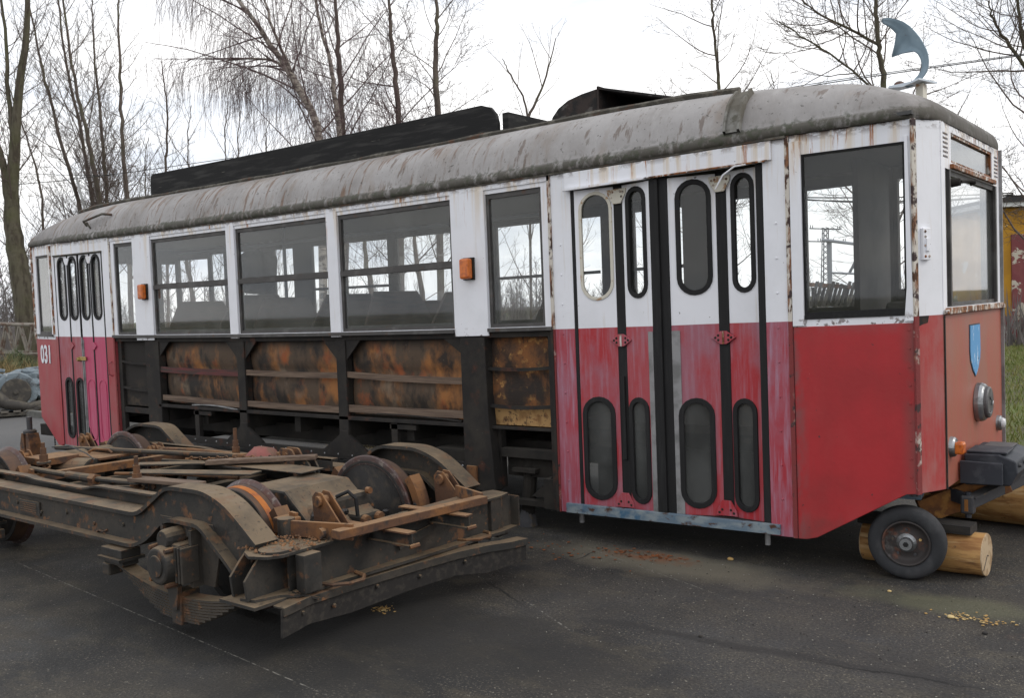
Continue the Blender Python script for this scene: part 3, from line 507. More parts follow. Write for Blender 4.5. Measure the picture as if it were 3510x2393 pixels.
# indicators
ic=(FX,FY+.115,.755)
b=T(MB().lathe([(0,.062),(.02,.058),(.03,.05)],ic,'x',24),'indicator','chrome'); T(MB().box(FX+.02,FX+.075,ic[1]-.038,ic[1]+.038,.715,.785),'indicator_lens','amber',b,bevel=.012)
ic=(FX,FY+1.43,.735)
b=T(MB().lathe([(0,.055),(.02,.052),(.03,.046)],ic,'x',24),'indicator','chrome'); T(MB().lathe([(.015,.046),(.05,.03),(.055,.002)],ic,'x',20),'indicator_lens','lens_clear',b,smooth=True)
for x,z in ((-7.02,2.015),(-2.50,2.015)):
    b=T(MB().box(x-.055,x+.055,-.03,-.012,z-.085,z+.085),'side_indicator','soot',bevel=.004); T(MB().box(x-.048,x+.048,-.085,-.03,z-.078,z+.078),'indicator_lens','amber',b,bevel=.016)
# ---- skeleton below the belt
S_=lambda *a,**k: T(MB().box(*a,**{q:k[q] for q in k if q=='nx'}),k.get('nm','frame_post'),k.get('m','soot'),bevel=.003)
S_(-7.719,-1.745,.005,.045,1.485,1.527,nx=8,nm='frame_rail')
S_(-7.109,-6.855,.0,.08,.44,1.487); S_(-5.501,-5.385,.0,.03,.60,1.487); S_(-4.075,-3.957,.0,.03,.60,1.487); S_(-7.70,-7.63,.02,.07,.40,1.487)
S_(-5.48,-5.40,.03,.09,.60,1.487); S_(-4.055,-3.975,.03,.09,.60,1.487); S_(-1.80,-1.765,.0,.06,SILL,1.487)
T(MB().prism([(-2.63,1.487),(-2.385,1.487),(-2.375,.9),(-2.33,.32),(-2.36,.30),(-2.50,.31),(-2.60,.36),(-2.63,.44)],-.01,.08),'frame_post','soot',bevel=.004)
T(MB().box(-2.39,-2.33,.08,.14,.33,.80),'frame_post','soot')
T(MB().box(-2.60,-2.50,-.03,-.01,.38,.50),'post_foot','truckrust',bevel=.004)
for xc in (-5.445,-4.015):
    T(MB().prism([(xc-.30,.47),(xc-.28,.52),(xc-.06,.66),(xc-.05,.70),(xc+.05,.70),(xc+.06,.66),(xc+.26,.54),(xc+.30,.50),(xc+.30,.47)],-.006,.03),'gusset','soot',bevel=.003)
    for sgn in (-1,1): T(MB().prism([(xc+sgn*.055,1.487),(xc+sgn*.24,1.487),(xc+sgn*.055,1.31)],.012,.03),'gusset','soot')
T(MB().prism([(-6.855,1.487),(-6.67,1.487),(-6.855,1.33)],.012,.03),'gusset','soot'); T(MB().prism([(-2.63,1.487),(-2.82,1.487),(-2.63,1.36)],.012,.03),'gusset','soot')
S_(-6.90,-2.63,-.004,.03,.452,.520,nx=8,nm='frame_rail'); S_(-6.90,-2.63,.0,.05,.795,.826,nx=8,nm='frame_rail')
S_(-7.62,-7.11,.02,.06,.70,.76,nm='frame_rail')
rv=MB()
for i in range(24): rv.lathe([(-.006,.006),(0,.010)],(-6.8+i*.18,-.004,.487+.004*(i%2)),'y',8)
T(rv,'rivet_row','alu')
def bulge(x0,x1,z0,z1,seed,m='ply'):
    mb=MB(); nx,nz=26,16; vs=[];rnd=random.Random(seed); ph=rnd.random()*9
    for i in range(nx+1):
        for j in range(nz+1):
            x=x0+(x1-x0)*i/nx; z=z0+(z1-z0)*j/nz; u=i/nx; t=j/nz
            pinch=.012 if m!='ply' else .035*math.exp(-((z-1.19)/.05)**2)+.035*math.exp(-((z-.88)/.06)**2)
            y=.078+pinch*.55-.018*math.sin(math.pi*u)*abs(math.sin(math.pi*min(1,max(0,(z-.9)/.29 if z<1.19 else (z-1.19)/.30))))+.022*noise.noise(Vector((x*2.6+ph,z*1.8,ph)))+.006*noise.noise(Vector((x*8,z*3+x*2,ph)))
            vs.append((x,y,z))
    fs=[(i*(nz+1)+j,(i+1)*(nz+1)+j,(i+1)*(nz+1)+j+1,i*(nz+1)+j+1) for i in range(nx) for j in range(nz)]
    n=len(vs); vs+=[(x,.115,z) for x,y,z in vs]; fs+=[tuple(q+n for q in f[::-1]) for f in fs]
    mb.add(vs,fs); return T(mb,'lining_panel',m,smooth=True)
bulge(-6.84,-5.50,.84,1.475,1); bulge(-5.385,-4.075,.84,1.475,2); bulge(-3.957,-2.63,.84,1.475,3)
T(MB().box(-7.63,-7.109,.055,.075,.78,1.49),'lining_panel','darkpanel'); bulge(-2.385,-1.785,.815,1.49,5,'rustpanel')
def slat(x0,x1,za,zb,h,droop,m,y=.012):
    A=[];B=[];n=10
    for i in range(n+1):
        t=i/n; x=x0+(x1-x0)*t; z=za+(zb-za)*t-droop*math.sin(math.pi*t); A.append((x,z)); B.append((x,z-h))
    return T(MB().strip(A,B,y,y+.02),'slat',m)
slat(-6.86,-5.50,1.222,1.205,.058,.004,'slat_red'); slat(-5.385,-4.075,1.212,1.205,.05,.006,'slat'); slat(-3.957,-2.63,1.215,1.178,.052,.008,'slat')
slat(-6.84,-5.50,.925,.895,.055,-.004,'slat'); slat(-5.385,-4.075,.915,.905,.055,.004,'slat'); slat(-3.957,-2.63,.925,.920,.06,.002,'slat')
slat(-6.3,-5.50,.845,.822,.012,-.02,'alu',.0); slat(-3.6,-2.66,.868,.842,.010,-.01,'soot',.0)
slat(-7.63,-7.11,1.275,1.255,.022,.01,'soot',.02); slat(-7.63,-7.11,.99,.965,.022,.01,'soot',.02)
slat(-2.385,-1.785,1.262,1.270,.024,.012,'soot',.02); slat(-2.385,-1.785,.98,.985,.026,.012,'soot',.02); S_(-2.385,-1.79,.02,.06,.79,.812,nm='frame_rail')
# underframe
U=lambda mb,nm='underframe_beam',m='under',**k: T(mb,nm,m,**k)
U(MB().box(-9.6,.55,.22,2.12,.80,.845,nx=8),'floor','floor_in')
for y in (.35,1.75): U(MB().box(-9.0,-.1,y,y+.08,.52,.66,nx=8))
for x in (-8.9,-7.7,-6.9,-6.2,-5.45,-4.75,-4.02,-3.3,-2.55,-1.7,-.1): U(MB().box(x-.04,x+.04,.09,2.1,.64,.80))
for x in (-6.25,-3.42): U(MB().box(x-.035,x+.035,.02,.06,.50,.80),'hanger','soot'); U(MB().box(x-.05,x+.25,.02,.06,.74,.78),'hanger','soot')
U(MB().box(-2.32,-1.77,.06,.14,.575,.64),'underframe_beam'); U(MB().box(-2.32,-1.77,.14,.30,.42,.60),'underframe_beam'); U(MB().box(-6.7,-5.9,.5,1.1,.45,.66),'equipment_box','under',bevel=.02); U(MB().box(-3.05,-2.6,.10,.5,.48,.60),'equipment_box','under',bevel=.02)
U(MB().box(-5.0,-4.2,.7,1.4,.5,.62),'equipment_box','under',bevel=.03); U(MB().box(-9.0,-7.9,.12,.17,.24,.80),'door_well','under'); U(MB().box(-1.7,-.1,.45,.5,.26,.80),'door_well','under')
U(MB().box(-1.9,-1.75,.02,.12,.22,.44),'step_bracket','under'); U(MB().prism([(-2.02,.30),(-1.75,.30),(-1.75,.52)],.03,.06),'step_bracket','under'); U(MB().box(-2.35,-1.75,.05,.12,.22,.26),'step_bracket','under')
U(MB().box(-9.75,-.0,.9,1.3,.56,.70,nx=6))
U(MB().box(-1.736,0,.5,2.15,.26,.30),'step_floor'); U(MB().box(-9.05,-7.72,.5,2.15,.26,.30),'step_floor')
U(MB().box(-9.0,0.3,W-.12,W-.06,.30,.5,nx=6),'underframe_beam')
# interior
T(MB().box(-9.7,.7,.05,W-.05,2.66,2.68,nx=6),'ceiling','ceiling')
T(MB().box(-9.6,.5,.20,W-.06,.846,.86,nx=6),'floor_covering','floor_in')
T(MB().box(-7.7,-1.74,.125,.13,.86,1.52,nx=4),'inner_lining','interior')
for x in (-7.55,-1.90):
    T(MB().grid(.12,.85,.86,2.64,[(.2,.78,1.65,2.5)],x,x+.03),'partition','interior') if False else None
def yz(mb,x,y0,y1,z0,z1,t=.03): return mb.box(x,x+t,y0,y1,z0,z1)
for x in (-7.66,-1.76):
    T(yz(MB(),x,.14,.80,.86,1.42),'partition','interior'); T(yz(MB(),x,1.45,W-.06,.86,1.42),'partition','interior')
def seat(x,y0,y1,zt,f):
    ym=(y0+y1)/2
    poly=[(y0,1.0),(y0,zt-.28),(y0+.16,zt),(y1-.16,zt),(y1,zt-.28),(y1,1.0)]
    mb=MB(); n=len(poly); a=[(x,y,z) for y,z in poly]; b=[(x+.035+.0*z,y,z) for y,z in poly]
    vs=[(x-f*(z-1.0)*.14,y,z) for y,z in poly]+[(x+.03-f*(z-1.0)*.14,y,z) for y,z in poly]
    mb.add(vs,[tuple(range(n)),tuple(range(2*n-1,n-1,-1))]+[(i,n+i,n+(i+1)%n,(i+1)%n) for i in range(n)])
    o=T(mb,'passenger_seat','seatwood',bevel=.01); T(MB().box(min(x,x+f*.42),max(x,x+f*.42),y0+.02,y1-.02,1.22,1.27),'seat_base','seatwood',o); T(MB().box(x+f*.12,x+f*.28,ym-.08,ym+.08,.86,1.22),'seat_leg','pole',o)
for x,f,z in ((-6.75,1,1.90),(-6.02,-1,1.94),(-5.3,1,1.90),(-4.62,-1,1.90),(-3.75,1,1.90),(-3.15,-1,1.86)): seat(x,.12,.98,z,f)
for x,f,z in ((-7.0,1,1.80),(-6.2,-1,1.78),(-5.5,1,1.8),(-4.7,-1,1.82),(-3.9,1,1.8),(-3.1,-1,1.8)): seat(x,1.45,2.08,z,f)
for x,y in ((-5.65,.75),(-7.3,1.3),(-.75,1.5)): T(MB().tube([(x,y,.86),(x,y,2.66)],.018,8),'handrail','pole')
T(MB().tube([(-7.5,.72,2.45),(-2,.72,2.45)],.014,6),'handrail','pole')
T(MB().prism([(.55,1.98),(.50,2.30),(.70,2.42),(.95,2.36),(.92,2.05),(.80,1.95)],-6.25,-6.0,'x'),'wall_cupboard','rubber',bevel=.03)
T(MB().box(-2.75,-2.35,1.35,1.75,1.55,1.72),'storage_box','bluebox',bevel=.02); T(MB().box(-2.75,-2.35,1.3,1.8,.86,1.55),'storage_stand','interior')
T(MB().box(.05,.13,1.0,W-.1,.86,2.64),'cab_partition','interior') if False else None
T(MB().box(-.19,-.13,1.98,W-.05,.86,2.64),'cab_pillar','interior'); T(MB().box(.30,.62,.85,1.45,.86,1.62),'driver_desk','interior',bevel=.03); T(MB().tube([(.38,1.0,1.62),(.38,1.0,1.70)],.05,14),'controller','soot')
T(MB().box(-.02,.02,1.25,1.98,.86,2.64),'cab_partition','interior')
# ---- roof
def outline():
    P=[]; base=[(-9.74,EY),(-9.054,0)]+[(x,0) for x in (-8.2,-7.2,-6.2,-5.2,-4.2,-3.2,-2.2,-1.2,-.5)]+[(0,0),(LE*.6,EY*.6),(LE-.08,EY*.86),(LE-.02,EY+.006),(LE+.03,EY+.06),(FX-.02,FY-.03),(FX,FY+.06),(FX+.0,.7),(FX+.0,1.1)]
    left=[(-9.76,EY+.004),(-9.80,EY+.05),(-9.835,FY),(-9.85,.7),(-9.86,1.1)][::-1]
    near=left+base; P=near+[(x,W-y) for x,y in near[::-1] if abs(y-1.1)>1e-6]; return P
OL=outline()
def indir(x,y):
    ex=0.; 
    if x>0.: ex=-min(1,(x/.79))**2*1.9
    if x<-9.054: ex=min(1,(-9.054-x)/.78)**2*1.9
    t=1.0-abs(y-1.1)/1.1; t=max(0,min(1,t)); yy=(1-t**2*.98)
    if abs(ex)<.01: yy=1
    return ex,(yy if y<1.1 else -yy)
def zdome(x): 
    s=0.
    if x>-1.1: s=min(1,(x+1.1)/1.85)**1.6
    if x<-8.2: s=min(1,(-8.2-x)/1.6)**1.6
    return 1-.47*s
RG=[(-.022,2.640),(-.034,2.650),(-.036,2.680),(-.024,2.697),(-.010,2.708),(.0,2.745),(.022,2.815),(.065,2.900),(.125,2.965),(.20,3.020),(.29,3.058),(.42,3.085),(.62,3.098),(.85,3.105)]
vs=[];n=len(OL)
for k,(ins,z) in enumerate(RG):
    for x,y in OL:
        ex,yy=indir(x,y)
        if ins<0: ex=max(-.25,min(.25,ex)); 
        px,py=x+ex*ins,y+yy*ins; zz=z if z<2.715 else 2.71+(z-2.71)*zdome(px); vs.append((px,py,zz))
fs=[(k*n+i,k*n+(i+1)%n,(k+1)*n+(i+1)%n,(k+1)*n+i) for k in range(len(RG)-1) for i in range(n)]
fs.append(tuple((len(RG)-1)*n+i for i in range(n)))
roof=T(MB().add(vs,fs),'roof','roof',smooth=True)
md=roof.modifiers.new('sub','SUBSURF'); md.levels=1; md.render_levels=1
T(MB().box(-7.719,0,-.02,.0,2.628,2.642,nx=8),'gutter_strip','roofdark')
es=[( x,.31,2.71+(3.068-2.71)*zdome(x)) for x in np.linspace(-8.9,-.42,24)]
T(MB().tube(es,[.022+.006*math.sin(i*2.3) for i in range(24)],6),'roof_edge_strip','roofdark')
def strap(x,wd,m='roofdark'):
    A=[]
    for ins,z in RG[4:10]: A.append((x,ins-.02,(2.71+(z+.006-2.71)*zdome(x)) if z>2.715 else z))
    mb=MB(); vs=[]
    for (xx,y,z) in A:
        off=.014
        vs+=[(xx-wd,y+.03,z-.02),(xx-wd,y-off,z+off),(xx-wd*.7,y-off,z+off),(xx-wd*.68,y,z+.003),(xx+wd*.68,y,z+.003),(xx+wd*.7,y-off,z+off),(xx+wd,y-off,z+off),(xx+wd,y+.03,z-.02)]
    q=8; mb.add(vs,[(a*q+b,a*q+b+1,(a+1)*q+b+1,(a+1)*q+b) for a in range(len(A)-1) for b in range(q-1)]); return T(mb,'roof_strap',m)
strap(-.33,.055,'strap')
T(MB().tube([(-8.15,-.01,2.79),(-8.15,-.05,2.84),(-7.80,-.02,2.90),(-7.72,.05,2.89)],.014,6),'roof_handle','roofdark')
T(MB().tube([(-8.1,.0,2.76),(-8.1,-.04,2.83)],.01,6),'roof_handle','roofdark')
# roof boards and hood
def board(x0,x1,y,z0,z1,rl=.06,rr=.16,t=.035):
    A=[(x0,z0),(x0,z1-rl),(x0+rl*.3,z1-rl*.3),(x0+rl,z1)]+[(x,z1) for x in np.linspace(x0+.6,x1-.6,8)]+[(x1-rr,z1),(x1-rr*.45,z1-rr*.18),(x1-rr*.12,z1-rr*.55),(x1,z1-rr),(x1+.0,z0)]
    B=[(min(x1,max(x0,a)),z0+.0001) for a,b in A]; B=[(a,z0+.012*math.sin(a*3)) for a,b in B]
    A[0]=(x0,z0+.02); A[-1]=(x1,z0+.03)
    return MB().strip(A,B,y,y+t)
T(board(-7.42,-2.47,.36,3.085,3.325),'roof_board','board'); T(board(-7.5,-2.2,1.75,3.10,3.33,rr=.05),'roof_board','board')
for x in (-7.46,-2.42): T(MB().box(x-.03,x+.03,.40,1.75,3.10,3.24),'roof_box_end','board')
T(MB().prism([(-2.47,3.10),(-2.47,3.20),(-2.15,3.27),(-1.99,3.29),(-1.98,3.12)],1.0,1.04),'roof_box_end','board'); T(MB().box(-2.5,-1.98,.6,1.0,3.09,3.15),'roof_box_end','board')
cw=[(-2.05,3.09),(-2.03,3.15),(-1.97,3.21),(-1.88,3.255),(-1.76,3.28),(-1.62,3.295),(-1.60,3.07)]
T(MB().prism(cw,.48,1.7),'roof_hood','hood',bevel=.01)
T(MB().box(-1.605,-1.59,.46,1.72,3.06,3.305),'hood_frame','hood')
T(MB().prism([(-1.60,3.30),(-1.60,3.285),(-.78,3.045),(-.76,3.058)],.46,1.72),'hood_lid','hood'); T(MB().prism([(-1.59,3.285),(-1.59,3.05),(-.80,3.04)],1.66,1.70),'hood_side','hood')
# buffers, coupling
BX=1.16
def C(mb,nm,m,**k): return mb.build(nm,m,tram,**k)
bm_=[(FX-.25,.42),(FX-.03,.42),(FX+.27,.50),(FX+.40,.72),(FX+.42,1.10),(FX+.40,1.48),(FX+.27,1.70),(FX-.03,1.78),(FX-.25,1.78)]
def curve_beam(pts,z0,z1,t):
    n=len(pts);vs=[]
    for i,(x,y) in enumerate(pts):
        a=Vector(pts[min(i+1,n-1)])-Vector(pts[max(i-1,0)]); a.normalize(); nn=Vector((-a.y,a.x))*t
        for q in ((x,y),(x+nn.x,y+nn.y)): vs+=[(q[0],q[1],z0),(q[0],q[1],z1)]
    fs=[]
    for i in range(n-1): a=i*4;b=a+4; fs+=[(a,b,b+1,a+1),(a+2,a+3,b+3,b+2),(a+1,b+1,b+3,a+3),(a,a+2,b+2,b)]
    fs+=[(0,1,3,2),((n-1)*4,(n-1)*4+2,(n-1)*4+3,(n-1)*4+1)]
    return MB().add(vs,fs)
C(MB().prism([(.80,.51),(.80,.645),(1.03,.640),(1.03,.515)],.575,.600),'coupler_cheek','navy',bevel=.003)
C(MB().box(.80,1.02,.60,.615,.630,.642),'coupler_lip','navy')
C(MB().prism([(.81,.49),(1.06,.50),(1.10,.58),(1.09,.65),(1.0,.685),(.81,.68)],.64,1.16),'coupler_housing','navy',bevel=.010)
C(MB().box(.82,1.04,.66,.90,.685,.697),'coupler_cover','navy',bevel=.004); C(MB().box(.86,1.02,.93,1.12,.683,.692),'coupler_cover','bar',bevel=.004)
for y in (.70,.85,1.0): C(MB().lathe([(0,.014),(.014,.010)],(1.096,y,.62),'x',6),'coupler_bolt','bar')
C(MB().beam((.50,.83,.44),(.84,.62,.40),.03,.075),'drawbar_arm','navy',bevel=.003)
C(MB().beam((.84,.60,.385),(1.30,1.42,.595),.055,.065),'drawbar','bar',bevel=.005); C(MB().beam((.85,.60,.422),(1.29,1.40,.632),.075,.010),'drawbar_flange','bar')
C(MB().box(.80,.875,.565,.635,.325,.435),'drawbar_knuckle','bar',bevel=.012); C(MB().tube([(.838,.60,.30),(.838,.60,.455)],.018,10),'knuckle_pin','navy'); C(MB().box(.825,.845,.560,.566,.345,.415),'knuckle_slot','orange_beam')
C(MB().beam((.56,.62,.30),(1.00,.86,.50),.06,.15),'tow_beam','orange_beam',bevel=.006)
C(MB().beam((.0,.35,.46),(.62,.45,.46),.22,.05),'wheel_arch_plate','step')
C(MB().beam((-.2,.55,.40),(.35,.50,.40),.08,.08),'underframe_beam','step')
# left coupler beam
C(MB().box(-9.80,-8.95,.10,.17,.285,.425),'coupler_beam','under',bevel=.004)
for k in range(4): C(MB().tube([(-9.42,.09,.285-.03*k),(-9.42,.09,.26-.03*k)],.008,5),'chain_link','under')
# ================================================================ JACK STAND, TRESTLE, LOGS, TROLLEY WHEEL
def jack(name,x,y,h,label):
    e=empty(name,(x,y,0),label,'jack stand')
    MB().box(x-.13,x+.13,y-.12,y+.12,0,.03).build('base_plate','truckrust',e)
    for s in(-1,1):
        MB().prism([(x+s*.14,.03),(x+s*.13,.20),(x+s*.08,.33),(x+s*.03,.33),(x+s*.02,.03)],y-.07,y+.07).build('side_plate','truckrust',e,bevel=.004)
    MB().lathe([(0,.075),(.03,.08),(.05,.06)],(x,y,.325),'z',20).build('collar','bar',e); MB().tube([(x,y,.1),(x,y,h)],.033,14).build('screw','bar',e)
    return e
jack('screw_jack',-9.76,-.05,.53,'rusty screw jack standing under the left end of the tram')
e=empty('support_stand',(-2.16,.16,0),'short dark tubular post propping the tram left of its right door','support stand')
MB().tube([(-2.16,.16,.06),(-2.12,.18,.56)],[.05,.055],12).build('post','under',e); MB().lathe([(0,.075),(.04,.07),(.12,.05)],(-2.165,.16,0),'z',14).build('foot','bar',e)
MB().box(-2.24,-2.02,.08,.28,.42,.45).build('head_plate','under',e)
def logm(name,p0,p1,r,label,seed,flat=None):
    p0=Vector(p0);p1=Vector(p1); e=empty(name,(p0.x,p0.y,0),label,'log','peeled timber logs under the tram')
    n=24;m=14;d=(p1-p0).normalized();a=d.cross(Vector((0,0,1))).normalized();b=a.cross(d);vs=[]
    for i in range(m+1):
        q=p0.lerp(p1,i/m)
        for k in range(n):
            an=2*math.pi*k/n; rr=r*(1+.05*noise.noise(Vector((math.cos(an)*1.5+seed,math.sin(an)*1.5,i*.35)))+.02*noise.noise(Vector((math.cos(an)*5+seed,math.sin(an)*5,i*.8)))); vs.append(q+(a*math.cos(an)+b*math.sin(an))*rr)
    fs=[(i*n+k,i*n+(k+1)%n,(i+1)*n+(k+1)%n,(i+1)*n+k) for i in range(m) for k in range(n)]
    MB().add(vs,fs).build('bark','log',e,smooth=True)
    for q,s in((p0,0),(p1,m)):
        ring=[vs[s*n+k] for k in range(n)]; mb=MB(); off=d*(.006 if s else -.006)
        mb.add([q+off]+[q+(v-q)*.985+off for v in ring]+ring,[(0,1+k,1+(k+1)%n) for k in range(n)]+[(1+k,1+n+k,1+n+(k+1)%n,1+(k+1)%n) for k in range(n)]); ce=mb.build('cut_end','logend',e)
        for an,ln in ((5.6,.9),(3.5,.25)):
            pa=q+off*1.3;pb=q+(a*math.cos(an)+b*math.sin(an))*r*ln+off*1.3; MB().beam(pa,pb,.0022,.004,upv=tuple(d)).build('drying_crack','pallet',ce)
    return e
LR=.125
l=logm('log',(.275,.47,LR),(.962,.445,LR),LR,'short peeled log lying behind the small rubber tyred wheel',3)
b=MB().beam((.25,.46,LR*2+.022),(.90,.44,LR*2+.022),.15,.05).build('packing_plank','darkplank'); tag(b,'black packing plank lying on the short log beside the wheel','plank')
o=bpy.data.objects['packing_plank'];
for v in o.data.vertices: pass
logm('log',(.30,1.95,.19),(2.6,1.62,.19),.19,'long thick peeled log at the right edge behind the drawbar',8)
b=MB().beam((.5,1.92,.395),(2.5,1.63,.395),.10,.035).build('packing_plank','darkplank'); tag(b,'dark flat plank lying on the long thick log at the right edge','plank')
tr=empty('trolley_wheel',(.595,.19,0),'small worn rubber tyred trolley wheel with rusty rim at the tram corner','wheel')
WR=.214; wc=(0,0,WR)
tyre=MB().lathe([(-.050,.130),(-.062,.150),(-.066,.176),(-.060,.196),(-.045,.208),(-.02,WR),(.02,WR),(.045,.208),(.058,.196),(.055,.13)],wc,'y',48,closed=True).build('tyre','tyre',tr,local=True,smooth=True)
rim=MB().lathe([(-.050,.134),(-.058,.130),(-.056,.122),(-.030,.116),(-.016,.085),(-.028,.055),(-.030,.04),(.0,.035),(.02,.1),(.05,.13)],wc,'y',48,closed=True).build('rim','rim',tr,local=True,smooth=True)
MB().lathe([(-.075,.020),(-.075,.034),(-.045,.038),(-.03,.055)],wc,'y',24).build('hub','chrome',rim); MB().lathe([(-.085,.012),(-.07,.018)],wc,'y',6).build('axle_nut','rubber',rim)
hub=bpy.data.objects['hub']; 
for k in range(5):
    a=2*math.pi*k/5+.3; MB().lathe([(-.036,.008),(-.026,.009)],(math.cos(a)*.078,0,WR+math.sin(a)*.078),'y',6).build('wheel_nut','leafdry' if k==0 else 'bar',rim)
MB().tube([(0,.0,WR),(0,.75,WR)],.022,12).build('axle','bar',tr,local=True)
tr.rotation_euler=(0,0,R(9))
# blade sculpture on the roof
bl=empty('blade_ornament',(.35,1.1,3.0),'curled blue grey metal blade standing upright on the right end of the tram roof','ornament')
q=lambda x,y:atY(2600+x*.3916,y*.3916,1.1)
ou=[(1100,180),(1125,166),(1160,160),(1210,168),(1260,185),(1310,218),(1350,260),(1390,310),(1420,360),(1446,415),(1460,460),(1466,515),(1462,570),(1450,615),(1430,650),(1402,690),(1370,720),(1338,745),(1300,765)]
inn=[(1098,200),(1105,216),(1130,230),(1150,238),(1175,262),(1198,290),(1180,380),(1150,488),(1235,455),(1320,432),(1352,442),(1375,460),(1398,500),(1408,540),(1412,575),(1404,615),(1388,650),(1350,700),(1270,752)]
A=[q(*a) for a in ou];B=[q(*a) for a in inn];vs=[]
for i,(a,b) in enumerate(zip(A,B)):
    t=i/(len(A)-1); yo=.22*math.sin(t*2.6)-.12; wdt=(a-b).length
    for s in range(4):
        p=a.lerp(b,s/3); bow=.35*wdt*math.sin(math.pi*s/3); vs.append((p.x,p.y+yo*.5+bow*.6,p.z))
nn=len(vs); vs+= [(x+.004,y+.014,z) for x,y,z in vs]; k=len(A); fs=[]
for i in range(k-1):
    for s in range(3): a=i*4+s; fs+=[(a,a+1,a+5,a+4),(nn+a+4,nn+a+5,nn+a+1,nn+a)]
    fs+=[(i*4,i*4+4,nn+i*4+4,nn+i*4),(i*4+3,nn+i*4+3,nn+i*4+7,i*4+7)]
fs+=[(0,nn,nn+1,1),(1,nn+1,nn+2,2),(2,nn+2,nn+3,3)]
MB().add(vs,fs).build('upright_blade','blade',bl,smooth=True)
fl=[q(*a) for a in [(1045,772),(1100,738),(1200,708),(1320,692),(1420,682),(1510,678),(1440,700),(1360,735),(1300,762),(1180,772)]]
MB().prism([(p.x,1.0+.55*(i/9 if i<6 else (9-i)/3.5)) for i,p in enumerate(fl)],fl[0].z-.01,fl[0].z+.0,'z').build('tmp_blade','bladewhite',bl); bpy.data.objects.remove(bpy.data.objects['tmp_blade'])
vs=[(p.x,1.1+(.16 if i<6 else -.10),p.z) for i,p in enumerate(fl)]; m_=len(vs); vs+=[(x,y,z-.012) for x,y,z in vs]
MB().add(vs,[tuple(range(m_)),tuple(range(2*m_-1,m_-1,-1))]+[(i,m_+i,m_+(i+1)%m_,(i+1)%m_) for i in range(m_)]).build('flat_blade','bladewhite',bl)
p=q(1400,740); MB().box(p.x-.022,p.x+.022,1.12,1.22,2.86,p.z+.012).build('mount_block','cream',bl)
p=q(1250,735); MB().lathe([(0,.035),(.015,.03),(.025,.015)],(p.x,1.05,p.z-.015),'z',12).build('hub','rim',bl)
# ================================================================ TRAM TRUCK (running gear in the foreground)
TR=empty('tram_truck',(-2.24,-1.77,0),'dusty rusty two axle tram running gear lying in front of the tram','tram truck')
def K(mb,nm,m='truck',parent=TR,**k): return mb.build(nm,m,parent,local=True,**k)
def fillet(P,r=.05,n=4):
    out=[P[0]]
    for i in range(1,len(P)-1):
        a,b,c=Vector(P[i-1]),Vector(P[i]),Vector(P[i+1]); d1=(a-b);d2=(c-b); q=min(r,d1.length*.45,d2.length*.45); p1=b+d1.normalized()*q;p2=b+d2.normalized()*q
        for k in range(n+1): t=k/n; v=p1.lerp(b,t).lerp(b.lerp(p2,t),t); out.append((v.x,v.y))
    out.append(P[-1]); return out
AX=-.08; WB=2.98; RX=AX-WB
def resamp(P,xs=None,n=60):
    L=[0]
    for a,b in zip(P[:-1],P[1:]): L.append(L[-1]+math.dist(a,b))
    o=[];j=0
    for i in range(n):
        t=L[-1]*i/(n-1)
        while j<len(L)-2 and L[j+1]<t: j+=1
        f=(t-L[j])/max(1e-9,L[j+1]-L[j]); f=min(1,max(0,f)); o.append((P[j][0]+(P[j+1][0]-P[j][0])*f,P[j][1]+(P[j+1][1]-P[j][1])*f))
    return o
half_o=[(-1.58,.572),(-.545,.590),(-.415,.668),(-.262,.762),(-.185,.775),(.118,.778),(.293,.722),(.414,.642),(.545,.548)]
half_i=[(-1.58,.395),(-.53,.400),(-.375,.462),(-.225,.572),(-.147,.592),(.113,.590),(.190,.533),(.336,.431),(.42,.36)]
mid=-1.57
def full(H,endx):
    R_=[(x,z) for x,z in H[1:]]; Lf=[(2*mid-x,z) for x,z in H[1:]][::-1]; return Lf+R_
FO=resamp(fillet(full(half_o,0),.09),n=110); FI=resamp(fillet(full(half_i,0),.07),n=110)
def offs(P,d):
    o=[];n=len(P)
    for i,p in enumerate(P):
        a=P[max(0,i-1)];b=P[min(n-1,i+1)];l=math.dist(a,b) or 1; o.append((p[0]-(b[1]-a[1])/l*d,p[1]+(b[0]-a[0])/l*d))
    return o
def side_frame(y,s):
    # s=-1 near (flanges lean outwards on both sides of the web)
    mb=MB(); mb.strip(offs(FO,-.01),offs(FI,.01),y-.012,y+.012); mb.strip(FO,offs(FO,-.022),y-.034,y+.105) if s<0 else mb.strip(FO,offs(FO,-.022),y-.105,y+.034)
    o=K(mb,'side_frame'); mb=MB(); mb.strip(offs(FI,.020),FI,y-.075,y+.075); K(mb,'frame_flange','truck',o)
    return o
sf=side_frame(-.86,-1); sf2=side_frame(.80,1)
K(MB().box(-2.0,-1.72,-.885,-.872,.44,.53),'maker_plate','truck',bevel=.003)
for k in range(5): K(MB().box(-1.98,-1.76,-.889,-.884,.455+k*.014,.459+k*.014),'plate_rib','truckrust')
K(MB().tube([(-1.02,-.875,.425),(-.98,-.885,.44),(-.93,-.885,.437),(-.90,-.875,.45)],.006,5),'wire_end','truckrust')
# inner longitudinal channel behind the near frame
ch=[(-2.9,.640),(-2.15,.645),(-2.05,.632),(-1.42,.628),(-1.25,.660),(-.60,.664)]; lo=[(x,z-.085) for x,z in ch]
CH=resamp(fillet(ch,.05),n=40); CLo=[(x,z-.085) for x,z in CH]
K(MB().strip(CH,CLo,-.705,-.695).strip(offs(CH,0),offs(CH,-.012),-.755,-.70).strip(CLo,offs(CLo,-.01),-.76,-.70),'inner_channel','truck')
K(MB().strip([(x,z) for x,z in CH],CLo,.60,.61).strip(CH,offs(CH,-.012),.60,.66),'inner_channel','truck')
